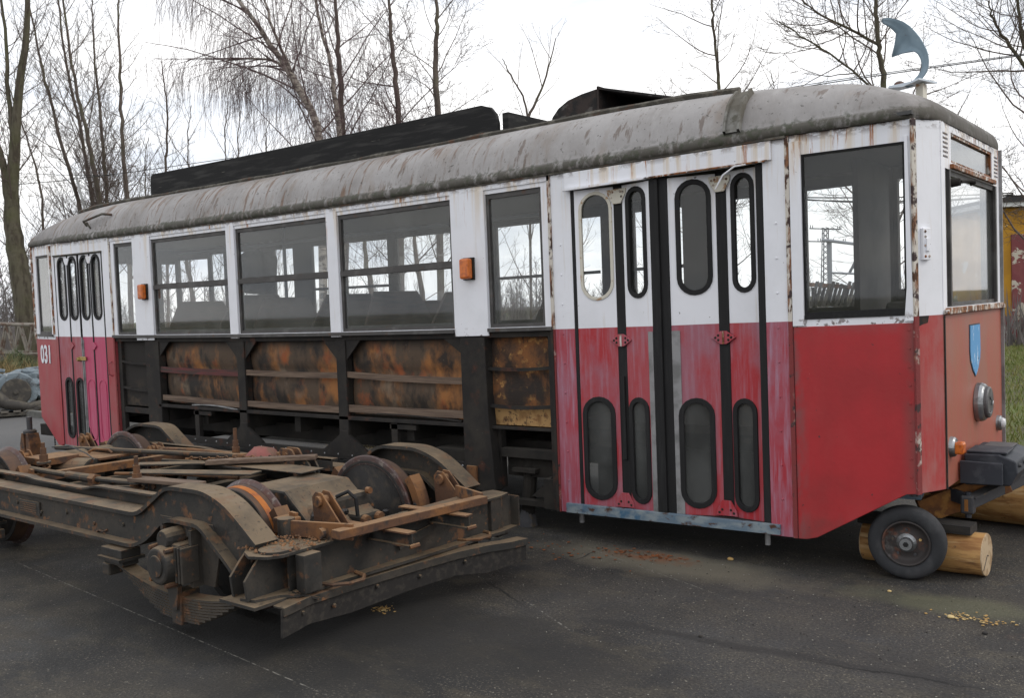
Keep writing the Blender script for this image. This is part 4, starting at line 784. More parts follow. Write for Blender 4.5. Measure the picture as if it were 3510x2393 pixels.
# wheelsets
def wheel(x,y,s):
    # s: direction of the flange along y (towards the inside)
    o=K(MB().lathe([(-s*.055,.30),(-s*.055,.335),(s*.0,.343),(s*.035,.35)],(x,y,.375),'y',64,closed=False),'wheel','tread_dull')
    if s>0 and x>-1: K(MB().lathe([(-s*.026,.330),(-s*.026,.3412),(s*.0,.3452),(s*.008,.3455),(s*.008,.330)],(x,y,.375),'y',64,closed=True),'running_band','tread',o)
    K(MB().lathe([(s*.032,.31),(s*.034,.352),(s*.044,.364),(s*.052,.373),(s*.062,.374),(s*.0685,.366),(s*.070,.350),(s*.070,.315)],(x,y,.375),'y',72,closed=True),'flange','flange',o)
    K(MB().lathe([(s*.068,.322),(s*.074,.324),(s*.074,.338),(s*.068,.340)],(x,y,.375),'y',72,closed=True),'retaining_ring','wheeldisc',o)
    K(MB().lathe([(-s*.056,.30),(-s*.020,.285),(-s*.01,.15),(-s*.03,.10),(-s*.05,.085),(s*.09,.085),(s*.07,.10),(s*.045,.15),(s*.048,.28),(s*.069,.32)],(x,y,.375),'y',64),'wheel_disc','wheeldisc',o,smooth=True)
    K(MB().lathe([(-s*.057,.298),(-s*.062,.300),(-s*.062,.333),(-s*.056,.336)],(x,y,.375),'y',64,closed=True),'tyre_edge','wheeldisc',o); return o
for ax in (AX,RX):
    wheel(ax,-.52,1); wheel(ax,.52,-1); K(MB().tube([(ax,-.98,.375),(ax,-.45,.375),(ax,.45,.375),(ax,.9,.375)],[.05,.065,.065,.05],16),'axle','wheeldisc')
# axle boxes
def axlebox(ax,s):
    y=s*.90
    o=K(MB().box(ax-.10,ax+.10,y-.09,y+.07,.29,.50),'axle_box','truck',bevel=.02)
    K(MB().lathe([(-.15,.085),(-.145,.098),(-.11,.105),(-.09,.108),(-.05,.095)],(ax-.02 if s<0 else ax,y if s<0 else y+.20,.385),'y',32),'axle_box_cover','truck',o,bevel=.006)
    if s<0:
        K(MB().lathe([(-.158,.058),(-.15,.062)],(ax-.02,y,.385),'y',28),'cover_boss','truck',o,bevel=.004)
        for dx,dz in ((-.075,.09),(.07,.085),(.06,-.10),(-.08,-.08)): K(MB().lathe([(-.14,.012),(-.12,.015),(-.06,.018)],(ax-.02+dx,y,.385+dz),'y',8),'bolt','truckrust',o)
        K(MB().lathe([(-.13,.05),(-.10,.058),(-.02,.06)],(ax-.02,y+.02,.515),'y',16),'lid','truck',o,bevel=.006)
        for k in range(3): K(MB().box(ax+.075+k*.028,ax+.092+k*.028,y-.105,y-.0,.30,.49),'box_rib','truck',o,bevel=.005)
    # pedestal guides
    for sx in (-1,1):
        K(MB().prism([(ax+sx*.13,.60),(ax+sx*.245,.60),(ax+sx*.30,.47),(ax+sx*.24,.27),(ax+sx*.13,.27)],s*.87-.008,s*.87+.008),'horn_guide','truck',o,bevel=.003)
        K(MB().box(ax+sx*.13-.012,ax+sx*.13+.012,s*.87-.07,s*.87+.07,.27,.57),'horn_guide','truck',o)
    # leaf spring
    ys=s*.90; n=9
    for k in range(n):
        Lh=.60-.052*k; P=[];Q=[]
        for i in range(13):
            t=-1+2*i/12; x=ax+Lh*t; z=.205-.015*k+.085*(t*Lh/.60)**2; P.append((x,z)); Q.append((x,z-.0115))
        K(MB().strip(P,Q,ys-.045,ys+.045),'spring_leaf','truck',o)
    K(MB().box(ax-.045,ax+.045,ys-.06,ys+.06,.055,.235),'spring_buckle','truck',o,bevel=.006); K(MB().prism([(ax-.06,.30),(ax+.06,.30),(ax+.03,.14),(ax-.03,.14)],ys-.075,ys-.05),'spring_saddle','truck',o)
    for sx in (-1,1):
        if s<0 and sx>0 and ax==AX: continue
        x=ax+sx*.62; K(MB().box(x-.11,x+.11,ys-.07,ys+.05,.335,.385),'spring_pad','truck',o,bevel=.004); K(MB().box(x-.12,x+.12,ys-.09,ys+.07,.318,.335),'spring_pad','truck',o); K(MB().box(x-.10,x+.10,ys-.06,ys+.04,.288,.318),'spring_pad','truck',o,bevel=.004)
        K(MB().box(x-.13 if sx<0 else x+.05,x-.05 if sx<0 else x+.13,ys-.06,ys+.05,.215,.285),'spring_eye','truck',o,bevel=.01)
    return o
for ax in(AX,RX):
    for s in(-1,1): axlebox(ax,s)
# end beams
def endbeam(s,x0):
    # s=+1 right end. x0 front face; beam is an I section, skewed slightly
    X=lambda x:x0+s*x
    z1,z0=(.515,.31) if s>0 else (.515,.31)
    sh=lambda y,x:(X(x)+s*.045*(y/.85),y)
    top=[sh(-.93,-.17),sh(-.97,-.08),sh(-.93,.01),sh(-.86,.045),sh(-.70,.03),sh(.74,.03),sh(.84,.0),sh(.86,-.14),sh(.66,-.20),sh(-.60,-.13),sh(-.66,-.30),sh(-.80,-.32)]
    o=K(MB().prism(top,z1-.016,z1,'z'),'end_beam','truck',bevel=.002)
    K(MB().add([(*sh(y,x),z) for y,x,z in [(-.80,0,z0),(.86,0,z0),(.86,0,z1-.016),(-.80,0,z1-.016),(-.80,-.015,z0),(.86,-.015,z0),(.86,-.015,z1-.016),(-.80,-.015,z1-.016)]],[(0,1,2,3),(7,6,5,4),(0,4,5,1),(1,5,6,2),(2,6,7,3),(3,7,4,0)]),'beam_web','truck',o)
    K(MB().prism([sh(-1.0,-.12),sh(-.98,-.03),sh(-.86,.0),sh(-.80,.075),sh(-.60,.06),sh(.70,.075),sh(.86,.05),sh(.88,-.10),sh(-.6,-.10)],z0-.016,z0,'z'),'beam_flange','truck',o)
    for y in(-.74,.70): K(MB().box(X(-.005),X(.06),y-.05,y+.06,z0,z1-.016) if s>0 else MB().box(X(.06),X(-.005),y-.05,y+.06,z0,z1-.016),'beam_stiffener','truck',o,bevel=.003)
    K(MB().prism([sh(.86,.06),sh(.87,.06),sh(.87,-.1),sh(.86,-.1)],z0,z1-.02,'z'),'beam_cheek','truck',o)
    K(MB().prism([(.86,z0-.01),(.86,z1-.02),(.92,z1-.05),(.97,z0+.10),(.985,z0-.01)],X(.0),X(.0)+.02,'x'),'beam_cheek','truck',o)
    # angled corner gussets at the near end
    for dx,yy in ((-.26,-.98),(-.12,-1.0)):
        K(MB().prism([(yy,z0-.01),(yy-.012,.40),(yy+.05,.47),(yy+.08,z1-.016),(-.75,z1-.016),(-.75,z0-.01)],X(dx)-.008,X(dx)+.008,'x'),'corner_gusset','truck',o,bevel=.002)
    K(MB().box(min(X(-.30),X(-.02)),max(X(-.30),X(-.02)),-1.03,-.84,z0-.03,z0-.014),'corner_foot','truck',o)
    K(MB().lathe([(0,.085),(.012,.085),(.013,.05),(.016,.03)],(X(-.10),-.83,z1),'z',28),'washer','truck',o)
    return o
endbeam(1,.72); eb=endbeam(-1,2*mid-.72)
K(MB().box(.30,.42,-.60,-.50,.51,.60),'rusty_bracket','truckrust',bevel=.01); K(MB().lathe([(0,.045),(.10,.045)],(.44,-.62,.515),'z',14),'stud','truck'); 
# dirt heaps of rust
# brake hangers, triangular plates and levers
def triplate(y,x,hz=.69,s=1):
    for dy in (0,.055):
        K(MB().prism([(x-.06,hz-.03),(x-.03,hz),(x+.02,hz-.005),(x+.22,hz-.22),(x-.05,hz-.22)],y+dy,y+dy+.012),'hanger_plate','truckrust',bevel=.003)
    K(MB().lathe([(-.02,.03),(-.005,.03),(.075,.025)],(x+.0,y,hz-.05),'y',14),'hanger_pin','truckrust')
triplate(-.36,.40,.70); triplate(.60,.42,.66); triplate(-.36,RX-.05,.70); triplate(.52,RX+.36,.66); triplate(.42,RX-.62,.70)
K(MB().beam((.80,-.60,.565),(.90,.44,.560),.07,.045),'flat_tie_bar','truckrust',bevel=.004)
K(MB().beam((.47,-.62,.565),(.82,-.50,.560),.02,.085),'tie_bracket','truckrust',bevel=.004); K(MB().beam((.55,.60,.55),(.88,.45,.56),.02,.07),'tie_bracket','truckrust',bevel=.004)
K(MB().lathe([(-.02,.03),(.01,.03)],(.66,-.57,.55),'y',12),'hanger_pin','truckrust')
def ibeam(y):
    o=K(MB().box(.50,1.02,y-.03,y+.03,.528,.536),'stub_beam','truckrust'); K(MB().box(.50,1.02,y-.004,y+.004,.47,.528),'stub_web','truck',o); K(MB().box(.50,1.02,y-.03,y+.03,.462,.470),'stub_flange','truck',o); K(MB().tube([(1.02,y-.02,.462),(1.04,y+.03,.468)],.012,6),'stub_tip','truckrust',o)
ibeam(-.28); ibeam(.17)
K(MB().beam((.60,-.20,.40),(.74,.35,.44),.02,.03),'brace_bar','truck'); K(MB().beam((.735,-.10,.39),(.76,.55,.49),.012,.05),'brace_bar','truck')
# guard plank across the end
P=[(.80,-.935),(.775,-.75),(.765,-.46),(.79,-.05),(.855,.25),(.92,.45),(.965,.60),(1.0,.72)]
def ribbon(sec):
    vs=[];n=len(P);q=len(sec(0,0,0))
    for i,(x,y) in enumerate(P):
        zt=.285+.006*math.sin(i*1.7); vs+=[(px_,y,pz_) for px_,pz_ in sec(x,zt,i)]
    fs=[(a*q+b,a*q+(b+1)%q,(a+1)*q+(b+1)%q,(a+1)*q+b) for a in range(n-1) for b in range(q)]+[tuple(range(q)),tuple((n-1)*q+b for b in range(q-1,-1,-1))]
    return MB().add(vs,fs)
gp=K(ribbon(lambda x,z,i:[(x-.085,z),(x,z),(x,z-.042),(x-.012,z-.042),(x-.012,z-.010),(x-.085,z-.010)]),'guard_bar','truck',bevel=.002)
gb=K(ribbon(lambda x,z,i:[(x-.030,z-.012),(x-.014,z-.012),(x-.020,.135+.015*math.sin(i*2.1)),(x-.040,.135+.015*math.sin(i*2.1))]),'guard_board','darkplank',bevel=.002)
for y,z in ((-.8,.22),(-.6,.20),(-.3,.22),(0,.2),(.3,.22),(.55,.22),(.65,.2)): K(MB().lathe([(0,.012),(.012,.008)],(.765+.24*max(0,(y+.1)),y,z),'x',8),'bolt','truck',gb)
for y in(-.78,.55):
    K(MB().beam((.70,y,.16),(.72,y,.32),.06,.03),'plank_bracket','truck'); K(MB().beam((.74,y-.02,.31),(.79,y+.07,.27),.012,.012),'plank_bracket','truck')
for y in (-.52,.50):
    pts=[(.72,y-.12,.316),(.79,y-.10,.314),(.84,y-.03,.313),(.845,y+.05,.313),(.80,y+.10,.314),(.72,y+.11,.318)]; K(MB().tube(pts,.011,6),'lifting_loop','truckrust')
# cross members, springs with spindles
K(MB().beam((-2.63,-.72,.55),(-2.44,.74,.56),.075,.06),'cross_member','truckrust',bevel=.003)
K(MB().beam((-2.55,-.74,.46),(-2.36,.74,.47),.05,.05),'cross_member','truck')
K(MB().beam((-.78,-.74,.50),(-.66,.74,.50),.09,.05),'cross_member','truck',bevel=.003)
K(MB().beam((RX-.1,-.74,.50),(RX-.1,.3,.52),.09,.05),'cross_member','truck',bevel=.003)
K(MB().beam((-1.57,-.74,.44),(-1.57,.74,.44),.10,.04),'cross_member','truck')
def spindle(x,y,zb,h,m='truckrust'):
    o=K(MB().tube([(x,y,zb-.05),(x,y,zb+h)],.014,10),'spindle',m); K(MB().lathe([(.04,.030),(.10,.030),(.10,.022),(.15,.022)],(x,y,zb),'z',10),'spindle_nut',m,o)
    pts=[(x+.038*math.cos(a),y+.038*math.sin(a),zb-.05+.09*a/(4*math.pi)) for a in np.linspace(0,4*math.pi,40)]; K(MB().tube(pts,.010,6),'coil_spring',m,o); K(MB().lathe([(0,.05),(.012,.05)],(x,y,zb+.035),'z',18),'washer','truck',o)
spindle(-1.20,-.50,.60,.21); spindle(-2.70,-.38,.60,.19); spindle(-1.58,.52,.60,.24)
# brake tie rod along the near side
K(MB().tube([(-3.2,-.49,.615),(-2.15,-.46,.60)],.020,10),'tie_rod','truck'); K(MB().tube([(-2.18,-.46,.60),(-1.85,-.45,.60)],.030,12),'rod_sleeve','truck'); K(MB().tube([(-1.87,-.45,.60),(-1.80,-.45,.60)],.038,6),'rod_nut','truckrust'); K(MB().tube([(-1.85,-.45,.60),(-1.15,-.42,.615)],.020,10),'tie_rod','truck')
def clevis(x,y,z,m='truck'):
    for dy in (-.03,.03): K(MB().prism(fillet([(x-.08,z-.045),(x-.08,z+.045),(x+.05,z+.045),(x+.09,z-.01),(x+.09,z-.08),(x-.0,z-.08),(x-.08,z-.045)],.02)[:-1],y+dy-.008,y+dy+.008),'clevis',m,bevel=.003)
    K(MB().lathe([(-.05,.018),(.05,.018)],(x,y,z),'y',10),'clevis_pin','truckrust')
clevis(-1.07,-.42,.62); clevis(-.88,-.44,.60); clevis(-.86,.46,.70,'truckrust'); clevis(-.5,.30,.67)
K(MB().tube([(-1.52,.46,.645),(-.9,.46,.70)],.018,8),'tie_rod','truckrust'); K(MB().tube([(-3.6,.15,.62),(-2.75,.2,.645),(-1.4,.52,.64)],.020,8),'tie_rod','truck')
K(MB().beam((-.82,.46,.67),(-.76,.44,.46),.03,.06),'brake_lever','truckrust'); K(MB().beam((-.45,.30,.66),(-.42,.30,.52),.02,.05),'brake_lever','truck')
K(MB().tube([(-.95,-.30,.52),(-1.02,-.31,.66)],.018,8),'lever_stub','truck')
# brake shoes
for ax in(AX,RX):
    for y in(-.52,.52):
        for s in(-1,1):
            A=[(ax+s*.385*math.cos(t),.375+.385*math.sin(t)) for t in np.linspace(-.35,.65,9)];B=[(ax+s*.44*math.cos(t),.375+.44*math.sin(t)) for t in np.linspace(-.35,.65,9)]
            K(MB().strip(A,B,y-.045,y+.045),'brake_shoe','truckrust'); 
            if not (ax==AX and y>0): K(MB().beam((ax+s*.46,y,.62),(ax+s*.44,y,.34),.02,.05),'brake_hanger','truckrust')
# motor housings
def motor(x0,x1,y0,y1,zt,flip=1):
    prof=[(y0,.28),(y0-.02,.46),(y0+.08,zt-.02),(y0+.20,zt),(y1-.08,zt),(y1,zt-.10),(y1,.28)]
    o=K(MB().prism(prof,x0,x1,'x'),'motor_housing','truck',bevel=.03); return o
mo=motor(-.50,.20,-.30,.26,.60); K(MB().prism([(-.52,.30),(-.50,.60),(-.30,.665),(.02,.66),(.22,.50),(.34,.42),(.34,.30)],-.30,.20),'motor_cover','truck',mo,bevel=.015)
K(MB().prism([(-.80,.45),(-.80,.56),(-.52,.62),(-.50,.45)],-.34,.0),'motor_nose','truck',mo,bevel=.01)
mg=K(MB().lathe([(-.06,.09),(.0,.11),(.04,.06)],(.30,-.22,.50),'x',14),'grease_box','grease',mo,bevel=.02)
rr=random.Random(4)
for k in range(9): K(MB().lathe([(-.02,.015),(.015,.02),(.02,.008)],(.36,-.22+rr.uniform(-.09,.09),.50+rr.uniform(-.09,.08)),'x',8),'grease_bolt','grease',mg,bevel=.004)
K(MB().tube([(.24,-.10,.61),(.30,-.06,.64),(.34,-.04,.60),(.35,-.04,.50)],.012,7),'hose','rubber',mo)
K(MB().box(.22,.34,-.02,.16,.42,.50),'bearing_cap','truck',mo,bevel=.02); K(MB().lathe([(0,.035),(.03,.03)],(.34,.02,.46),'x',12),'cap_bolt','truckrust',mo); K(MB().lathe([(0,.035),(.03,.03)],(.34,.13,.46),'x',12),'cap_bolt','truckrust',mo)
K(MB().lathe([(-.01,.02),(.02,.02)],(.22,.17,.60),'x',10),'cap_bolt','truckrust',mo)
text('19',(.115,.23,.606),Matrix.Rotation(math.pi/2,4,'Z')@Matrix.Rotation(.5,4,'X'),.07,'wheeldisc',mo,'casting_number',sx=.9,ex=.002) if False else None
mo2=K(MB().tube([(RX-.1,-.30,.47),(RX-.1,.40,.47)],.17,28),'motor_housing','truck',bevel=.02); K(MB().tube([(RX-.35,-.34,.50),(RX+.45,-.05,.50)],.13,24),'motor_end','truck',mo2,bevel=.015); K(MB().box(RX-.05,RX+.45,.0,.40,.60,.62),'motor_lid','truckrust',mo2,bevel=.004); K(MB().tube([(RX+.1,.1,.63),(RX+.15,.12,.655),(RX+.3,.16,.655),(RX+.34,.17,.63)],.010,6),'lid_handle','truckrust',mo2)
K(MB().box(RX+.0,RX+.30,-.36,-.08,.60,.655),'rusty_tray','truckrust',mo2,bevel=.006)
K(MB().tube([(RX-.3,.0,.66),(RX-.1,.05,.675),(RX+.3,-.02,.65),(RX+.5,-.06,.62)],.005,5),'loose_wire','wire')
# far hub axle stub dust boots
K(MB().lathe([(-.14,.07),(-.05,.10),(0,.12)],(AX,.46,.375),'y',28),'wheel_boss','wheeldisc')
for y in (-.46,.40): K(MB().beam((.25,y,.40),(.66,y,.46),.03,.05),'brake_rod','grease')
K(MB().tube([(.10,-.1,.375),(.52,-.1,.36)],.05,14),'shaft_cover','grease'); K(MB().tube([(.30,-.42,.37),(.34,.42,.37)],.022,10),'brake_beam','wheeldisc')
rr2=random.Random(12)
for k in range(16):
    x=rr2.uniform(.28,.60);y=rr2.uniform(-.45,.5); K(MB().lathe([(-.02,.02),(.012,.022),(.02,.012)],(x,y,rr2.uniform(.36,.46)),'z',6),'bolt',('truckrust','grease')[k%2],bevel=.002)
for k in range(10): K(MB().lathe([(-.008,.010),(0,.012)],(AX-.75+k*.33-2.2,-.874,.50 if k%2 else .47),'y',8),'rivet','truck')
for (x0,y0,z0,x1,y1,z1,r,m) in ((-2.2,-.1,.55,-.9,.05,.60,.012,'truckrust'),(-2.3,.35,.57,-1.2,.30,.60,.016,'truck'),(-1.9,-.35,.52,-.8,-.2,.56,.014,'truck'),(-2.9,.55,.60,-1.6,.60,.62,.018,'truckrust'),(-.6,-.5,.52,-.3,.5,.53,.018,'truck')): K(MB().tube([(x0,y0,z0),((x0+x1)/2,(y0+y1)/2+.02,(z0+z1)/2+.01),(x1,y1,z1)],r,8),'brake_rod',m)
dm=MB(); rr3=random.Random(5)
for k in range(260):
    t=rr3.random(); x=.42+.30*rr3.random(); y=-.92+.55*t; q_=rr3.uniform(.004,.012); dm.lathe([(0,q_),(q_*.8,q_*.5)],(x,y,.517+.02*math.exp(-((x-.5)**2+(y+.72)**2)*40)),'z',5)
tag(dm.build('rust_crumbs','truckrust',TR,local=True),kind='stuff')
# loose junk laid on the truck: planks, chain, rag
def plank(name,p0,p1,w,t,label,m='truck'):
    O=Vector((-2.24,-1.77,0)); b=MB().beam(O+Vector(p0),O+Vector(p1),w,t).build(name,m,bevel=.004); tag(b,label,'metal strip' if 'strip' in name else 'board')
plank('bent_strip',(-1.55,-.30,.70),(-.60,.22,.71),.10,.012,'dusty flat metal strip lying on the truck left of the orange wheel')
plank('bent_strip',(-1.35,-.42,.685),(-.50,-.10,.69),.13,.012,'wide bent dusty sheet strip lying lowest on the truck centre')
plank('wooden_board',(-1.0,-.12,.725),(-.42,.32,.735),.07,.03,'short dusty board lying topmost on the junk pile of the truck','slat')
plank('wooden_board',(-1.25,-.50,.66),(-.62,-.42,.665),.09,.025,'small dusty board on the truck right beside the orange wheel','slat')
plank('bent_strip',(-1.9,.20,.60),(-.95,.52,.63),.12,.012,'long dark strip lying on the truck towards the tram')
plank('bent_strip',(-1.05,.05,.70),(-.22,.12,.69),.20,.008,'curled thin sheet under the topmost board on the truck')
cb=MB(); O=Vector((-2.24,-1.77,0))
for k in range(22):
    p=O+Vector((-1.25+k*.026,-.10+k*.016,.725+.004*math.sin(k))); a=(1 if k%2 else 0)
    cb.tube([p+Vector((.017*math.cos(t),.017*math.sin(t)*.6*(1-a),.010*math.sin(t)*a+.004)) for t in np.linspace(0,2*math.pi,9)],.0042,5,caps=False)
tag(cb.build('rusty_chain','truckrust'),'rusty chain lying on the dusty strips of the truck','chain')
mb=MB(); vs=[];n=10
for i in range(n):
    for j in range(n):
        u,v=i/(n-1)-.5,j/(n-1)-.5; r2=u*u+v*v; vs.append((O.x-1.10+u*.26,O.y+.40+v*.24,.665+.085*math.sqrt(max(0,1-r2*4.4))*(1+.25*noise.noise(Vector((u*5,v*5,1))))+.012*noise.noise(Vector((u*9,v*9,4)))))
mb.add(vs,[(i*n+j,(i+1)*n+j,(i+1)*n+j+1,i*n+j+1) for i in range(n-1) for j in range(n-1)]); g=mb.build('red_rag','redcloth',smooth=True); md=g.modifiers.new('s','SOLIDIFY'); md.thickness=.008; tag(g,'crumpled pinkish red rag lying on the far side of the truck','rag')
# ================================================================ GROUND
def attr_mat_ground():
    m=bpy.data.materials.new('old_asphalt'); m.use_nodes=True; t=m.node_tree; b=t.nodes['Principled BSDF']; N=t.nodes.new; L=t.links.new
    tc=N('ShaderNodeTexCoord'); P=tc.outputs['Object']
    def noise_(s,lo,hi,det=6,st=(1,1,1),rough=.6,of=0):
        mp=N('ShaderNodeMapping'); mp.inputs['Scale'].default_value=st; mp.inputs['Location'].default_value=(of,of,of); L(P,mp.inputs[0]); n=N('ShaderNodeTexNoise'); n.inputs['Scale'].default_value=s; n.inputs['Detail'].default_value=det; n.inputs['Roughness'].default_value=rough; L(mp.outputs[0],n.inputs['Vector'])
        q=N('ShaderNodeMapRange'); q.inputs[1].default_value=lo; q.inputs[2].default_value=hi; L(n.outputs['Fac'],q.inputs[0]); return q.outputs[0]
    def mix(f,a,c):
        q=N('ShaderNodeMix'); q.data_type='RGBA'; 
        if isinstance(f,float): q.inputs[0].default_value=f
        else: L(f,q.inputs[0])
        if isinstance(a,tuple): q.inputs['A'].default_value=a+(1,)
        else: L(a,q.inputs['A'])
        if isinstance(c,tuple): q.inputs['B'].default_value=c+(1,)
        else: L(c,q.inputs['B'])
        return q.outputs['Result']
    def mul(a,c,op='MULTIPLY'):
        q=N('ShaderNodeMath'); q.operation=op; q.use_clamp=True
        for k,v in ((0,a),(1,c)):
            if isinstance(v,float): q.inputs[k].default_value=v
            else: L(v,q.inputs[k])
        return q.outputs[0]
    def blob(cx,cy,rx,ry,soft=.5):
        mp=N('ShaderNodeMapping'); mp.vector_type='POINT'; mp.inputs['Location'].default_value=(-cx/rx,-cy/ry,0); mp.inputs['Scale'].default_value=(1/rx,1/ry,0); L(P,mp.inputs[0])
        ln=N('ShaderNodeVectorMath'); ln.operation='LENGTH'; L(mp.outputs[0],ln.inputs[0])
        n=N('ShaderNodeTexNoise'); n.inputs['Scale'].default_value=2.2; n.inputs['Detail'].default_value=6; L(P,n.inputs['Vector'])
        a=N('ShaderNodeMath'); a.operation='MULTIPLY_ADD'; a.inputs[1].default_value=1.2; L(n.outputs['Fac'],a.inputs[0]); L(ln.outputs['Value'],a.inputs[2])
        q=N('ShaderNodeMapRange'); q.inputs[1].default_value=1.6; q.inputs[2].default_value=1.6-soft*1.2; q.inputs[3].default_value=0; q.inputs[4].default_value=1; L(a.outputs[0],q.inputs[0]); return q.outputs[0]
    c=mix(noise_(.8,.35,.65),(.028,.027,.027),(.062,.053,.041))
    c=mix(mul(noise_(2.1,.45,.6,8,(1,.5,1)),.7),c,(.020,.020,.021))
    c=mix(mul(noise_(3.2,.50,.62,8,(1,1.6,1),.7,17),.75),c,(.072,.062,.045)); c=mix(mul(noise_(1.1,.55,.66,8,(1,1.3,1),.7,27),.6),c,(.050,.052,.055))
    c=mix(mul(noise_(.35,.5,.62),.45),c,(.066,.066,.068))
    c=mix(mul(noise_(70,.45,.62,3),.6),c,(.017,.0165,.0165))
    c=mix(mul(mul(noise_(85,.585,.66,2,of=3),noise_(2.4,.35,.6,of=5)),.8),c,(.17,.15,.115))
    c=mix(mul(noise_(45,.655,.68,3,of=9),.75),c,(.24,.22,.18))
    c=mix(mul(blob(-.75,-.24,1.2,.30),.85),c,(.145,.130,.098))
    c=mix(mul(blob(.95,-.2,.8,.22),.6),c,(.10,.10,.06))
    c=mix(mul(mul(blob(-.95,-.16,.40,.16,.8),noise_(12,.4,.55)),.9),c,(.20,.075,.030))
    c=mix(mul(mul(blob(1.55,-.55,.35,.16,.8),noise_(14,.45,.6)),.6),c,(.18,.08,.045))
    c=mix(mul(blob(-2.2,-2.3,2.0,1.1),.85),c,(.016,.0155,.015)); c=mix(mul(blob(-.9,-1.9,1.2,.5),.6),c,(.022,.021,.020)); c=mix(mul(blob(-2.5,.9,3.2,.9),.8),c,(.02,.019,.018))  # contact shade under truck and tram, painted into the asphalt colour
    # old tar joint and cracks
    sp=N('ShaderNodeSeparateXYZ'); L(P,sp.inputs[0])
    def line(ax,ay,bx,by,wd,amp,sc_):
        dx,dy=bx-ax,by-ay; l=math.hypot(dx,dy); dx/=l;dy/=l
        n=N('ShaderNodeTexNoise'); n.inputs['Scale'].default_value=sc_; n.inputs['Detail'].default_value=8; n.inputs['Roughness'].default_value=.65; L(P,n.inputs['Vector'])
        a=N('ShaderNodeMath'); a.operation='MULTIPLY'; a.inputs[1].default_value=-dy; L(sp.outputs['X'],a.inputs[0]); b2=N('ShaderNodeMath'); b2.operation='MULTIPLY_ADD'; b2.inputs[1].default_value=dx; L(sp.outputs['Y'],b2.inputs[0]); L(a.outputs[0],b2.inputs[2])
        c2=N('ShaderNodeMath'); c2.operation='ADD'; c2.inputs[1].default_value=ax*dy-ay*dx-amp*.5; L(b2.outputs[0],c2.inputs[0]); d2=N('ShaderNodeMath'); d2.operation='MULTIPLY_ADD'; d2.inputs[1].default_value=amp; L(n.outputs['Fac'],d2.inputs[0]); L(c2.outputs[0],d2.inputs[2])
        e=N('ShaderNodeMath'); e.operation='ABSOLUTE'; L(d2.outputs[0],e.inputs[0]); q=N('ShaderNodeMapRange'); q.inputs[1].default_value=wd; q.inputs[2].default_value=wd*.4; q.inputs[3].default_value=0; q.inputs[4].default_value=1; L(e.outputs[0],q.inputs[0])
        # only along the segment
        g=N('ShaderNodeMath'); g.operation='MULTIPLY'; g.inputs[1].default_value=dx; L(sp.outputs['X'],g.inputs[0]); g2=N('ShaderNodeMath'); g2.operation='MULTIPLY_ADD'; g2.inputs[1].default_value=dy; L(sp.outputs['Y'],g2.inputs[0]); L(g.outputs[0],g2.inputs[2])
        o0=ax*dx+ay*dy
        r1=N('ShaderNodeMapRange'); r1.inputs[1].default_value=o0-.02; r1.inputs[2].default_value=o0+.15; L(g2.outputs[0],r1.inputs[0]); r2=N('ShaderNodeMapRange'); r2.inputs[1].default_value=o0+l-.3; r2.inputs[2].default_value=o0+l; r2.inputs[3].default_value=1; r2.inputs[4].default_value=0; L(g2.outputs[0],r2.inputs[0])
        return mul(mul(q.outputs[0],r1.outputs[0]),r2.outputs[0])
    def g(u,v): p=atZ(u,v); return p.x,p.y
    for (a,b2,wd,amp,s_,f,col) in ((g(1980,2120),g(3505,2385),.055,.22,1.6,.75,(.026,.025,.025)),(g(2790,2270),g(3508,2385),.012,.20,3.2,.98,(.012,.012,.012)),(g(1660,1990),g(1810,2090),.010,.10,3.,.95,(.012,.012,.012)),(g(1950,1930),g(2100,1865),.007,.12,3,.9,(.012,.012,.012)),(g(1800,2060),g(1990,2185),.006,.01,20,.6,(.3,.29,.26)),(g(60,1930),g(1180,2410),.005,.006,20,.65,(.26,.25,.22)),(g(1990,1870),g(2600,2090),.005,.01,20,.5,(.24,.23,.2)),(g(-400,1900),g(700,1870),.03,.2,2,.5,(.022,.022,.022)),(g(0,1475),g(600,1470),.012,.1,2,.7,(.03,.03,.03)),(g(0,1530),g(700,1500),.008,.1,2,.7,(.03,.03,.03))):
        m_=line(a[0],a[1],b2[0],b2[1],wd,amp,s_)
        if col[0]>.1: m_=mul(m_,noise_(30,.47,.56,4))
        c=mix(mul(m_,f),c,col)
    # asphalt turns paler grey towards the far left
    y=N('ShaderNodeMapRange'); y.inputs[1].default_value=2.0; y.inputs[2].default_value=3.0; L(sp.outputs['Y'],y.inputs[0])
    far=N('ShaderNodeMapRange'); far.inputs[1].default_value=-5.5; far.inputs[2].default_value=-9; L(sp.outputs['X'],far.inputs[0]); far.inputs[3].default_value=0; far.inputs[4].default_value=1
    c=mix(mul(far.outputs[0],.6),c,(.14,.14,.142))
    L(c,b.inputs['Base Color']); b.inputs['Roughness'].default_value=.8; b.inputs['Specular IOR Level'].default_value=.35
    n=N('ShaderNodeTexNoise'); n.inputs['Scale'].default_value=75; n.inputs['Detail'].default_value=4; L(P,n.inputs['Vector']); n2=N('ShaderNodeTexNoise'); n2.inputs['Scale'].default_value=3; n2.inputs['Detail'].default_value=6; L(P,n2.inputs['Vector'])
    a=N('ShaderNodeMath'); a.operation='MULTIPLY_ADD'; a.inputs[1].default_value=4.; L(n2.outputs['Fac'],a.inputs[0]); L(n.outputs['Fac'],a.inputs[2])
    bp=N('ShaderNodeBump'); bp.inputs['Strength'].default_value=1.; bp.inputs['Distance'].default_value=.0055; L(a.outputs[0],bp.inputs['Height']); L(bp.outputs[0],b.inputs['Normal']); return m
M['asphalt']=attr_mat_ground()
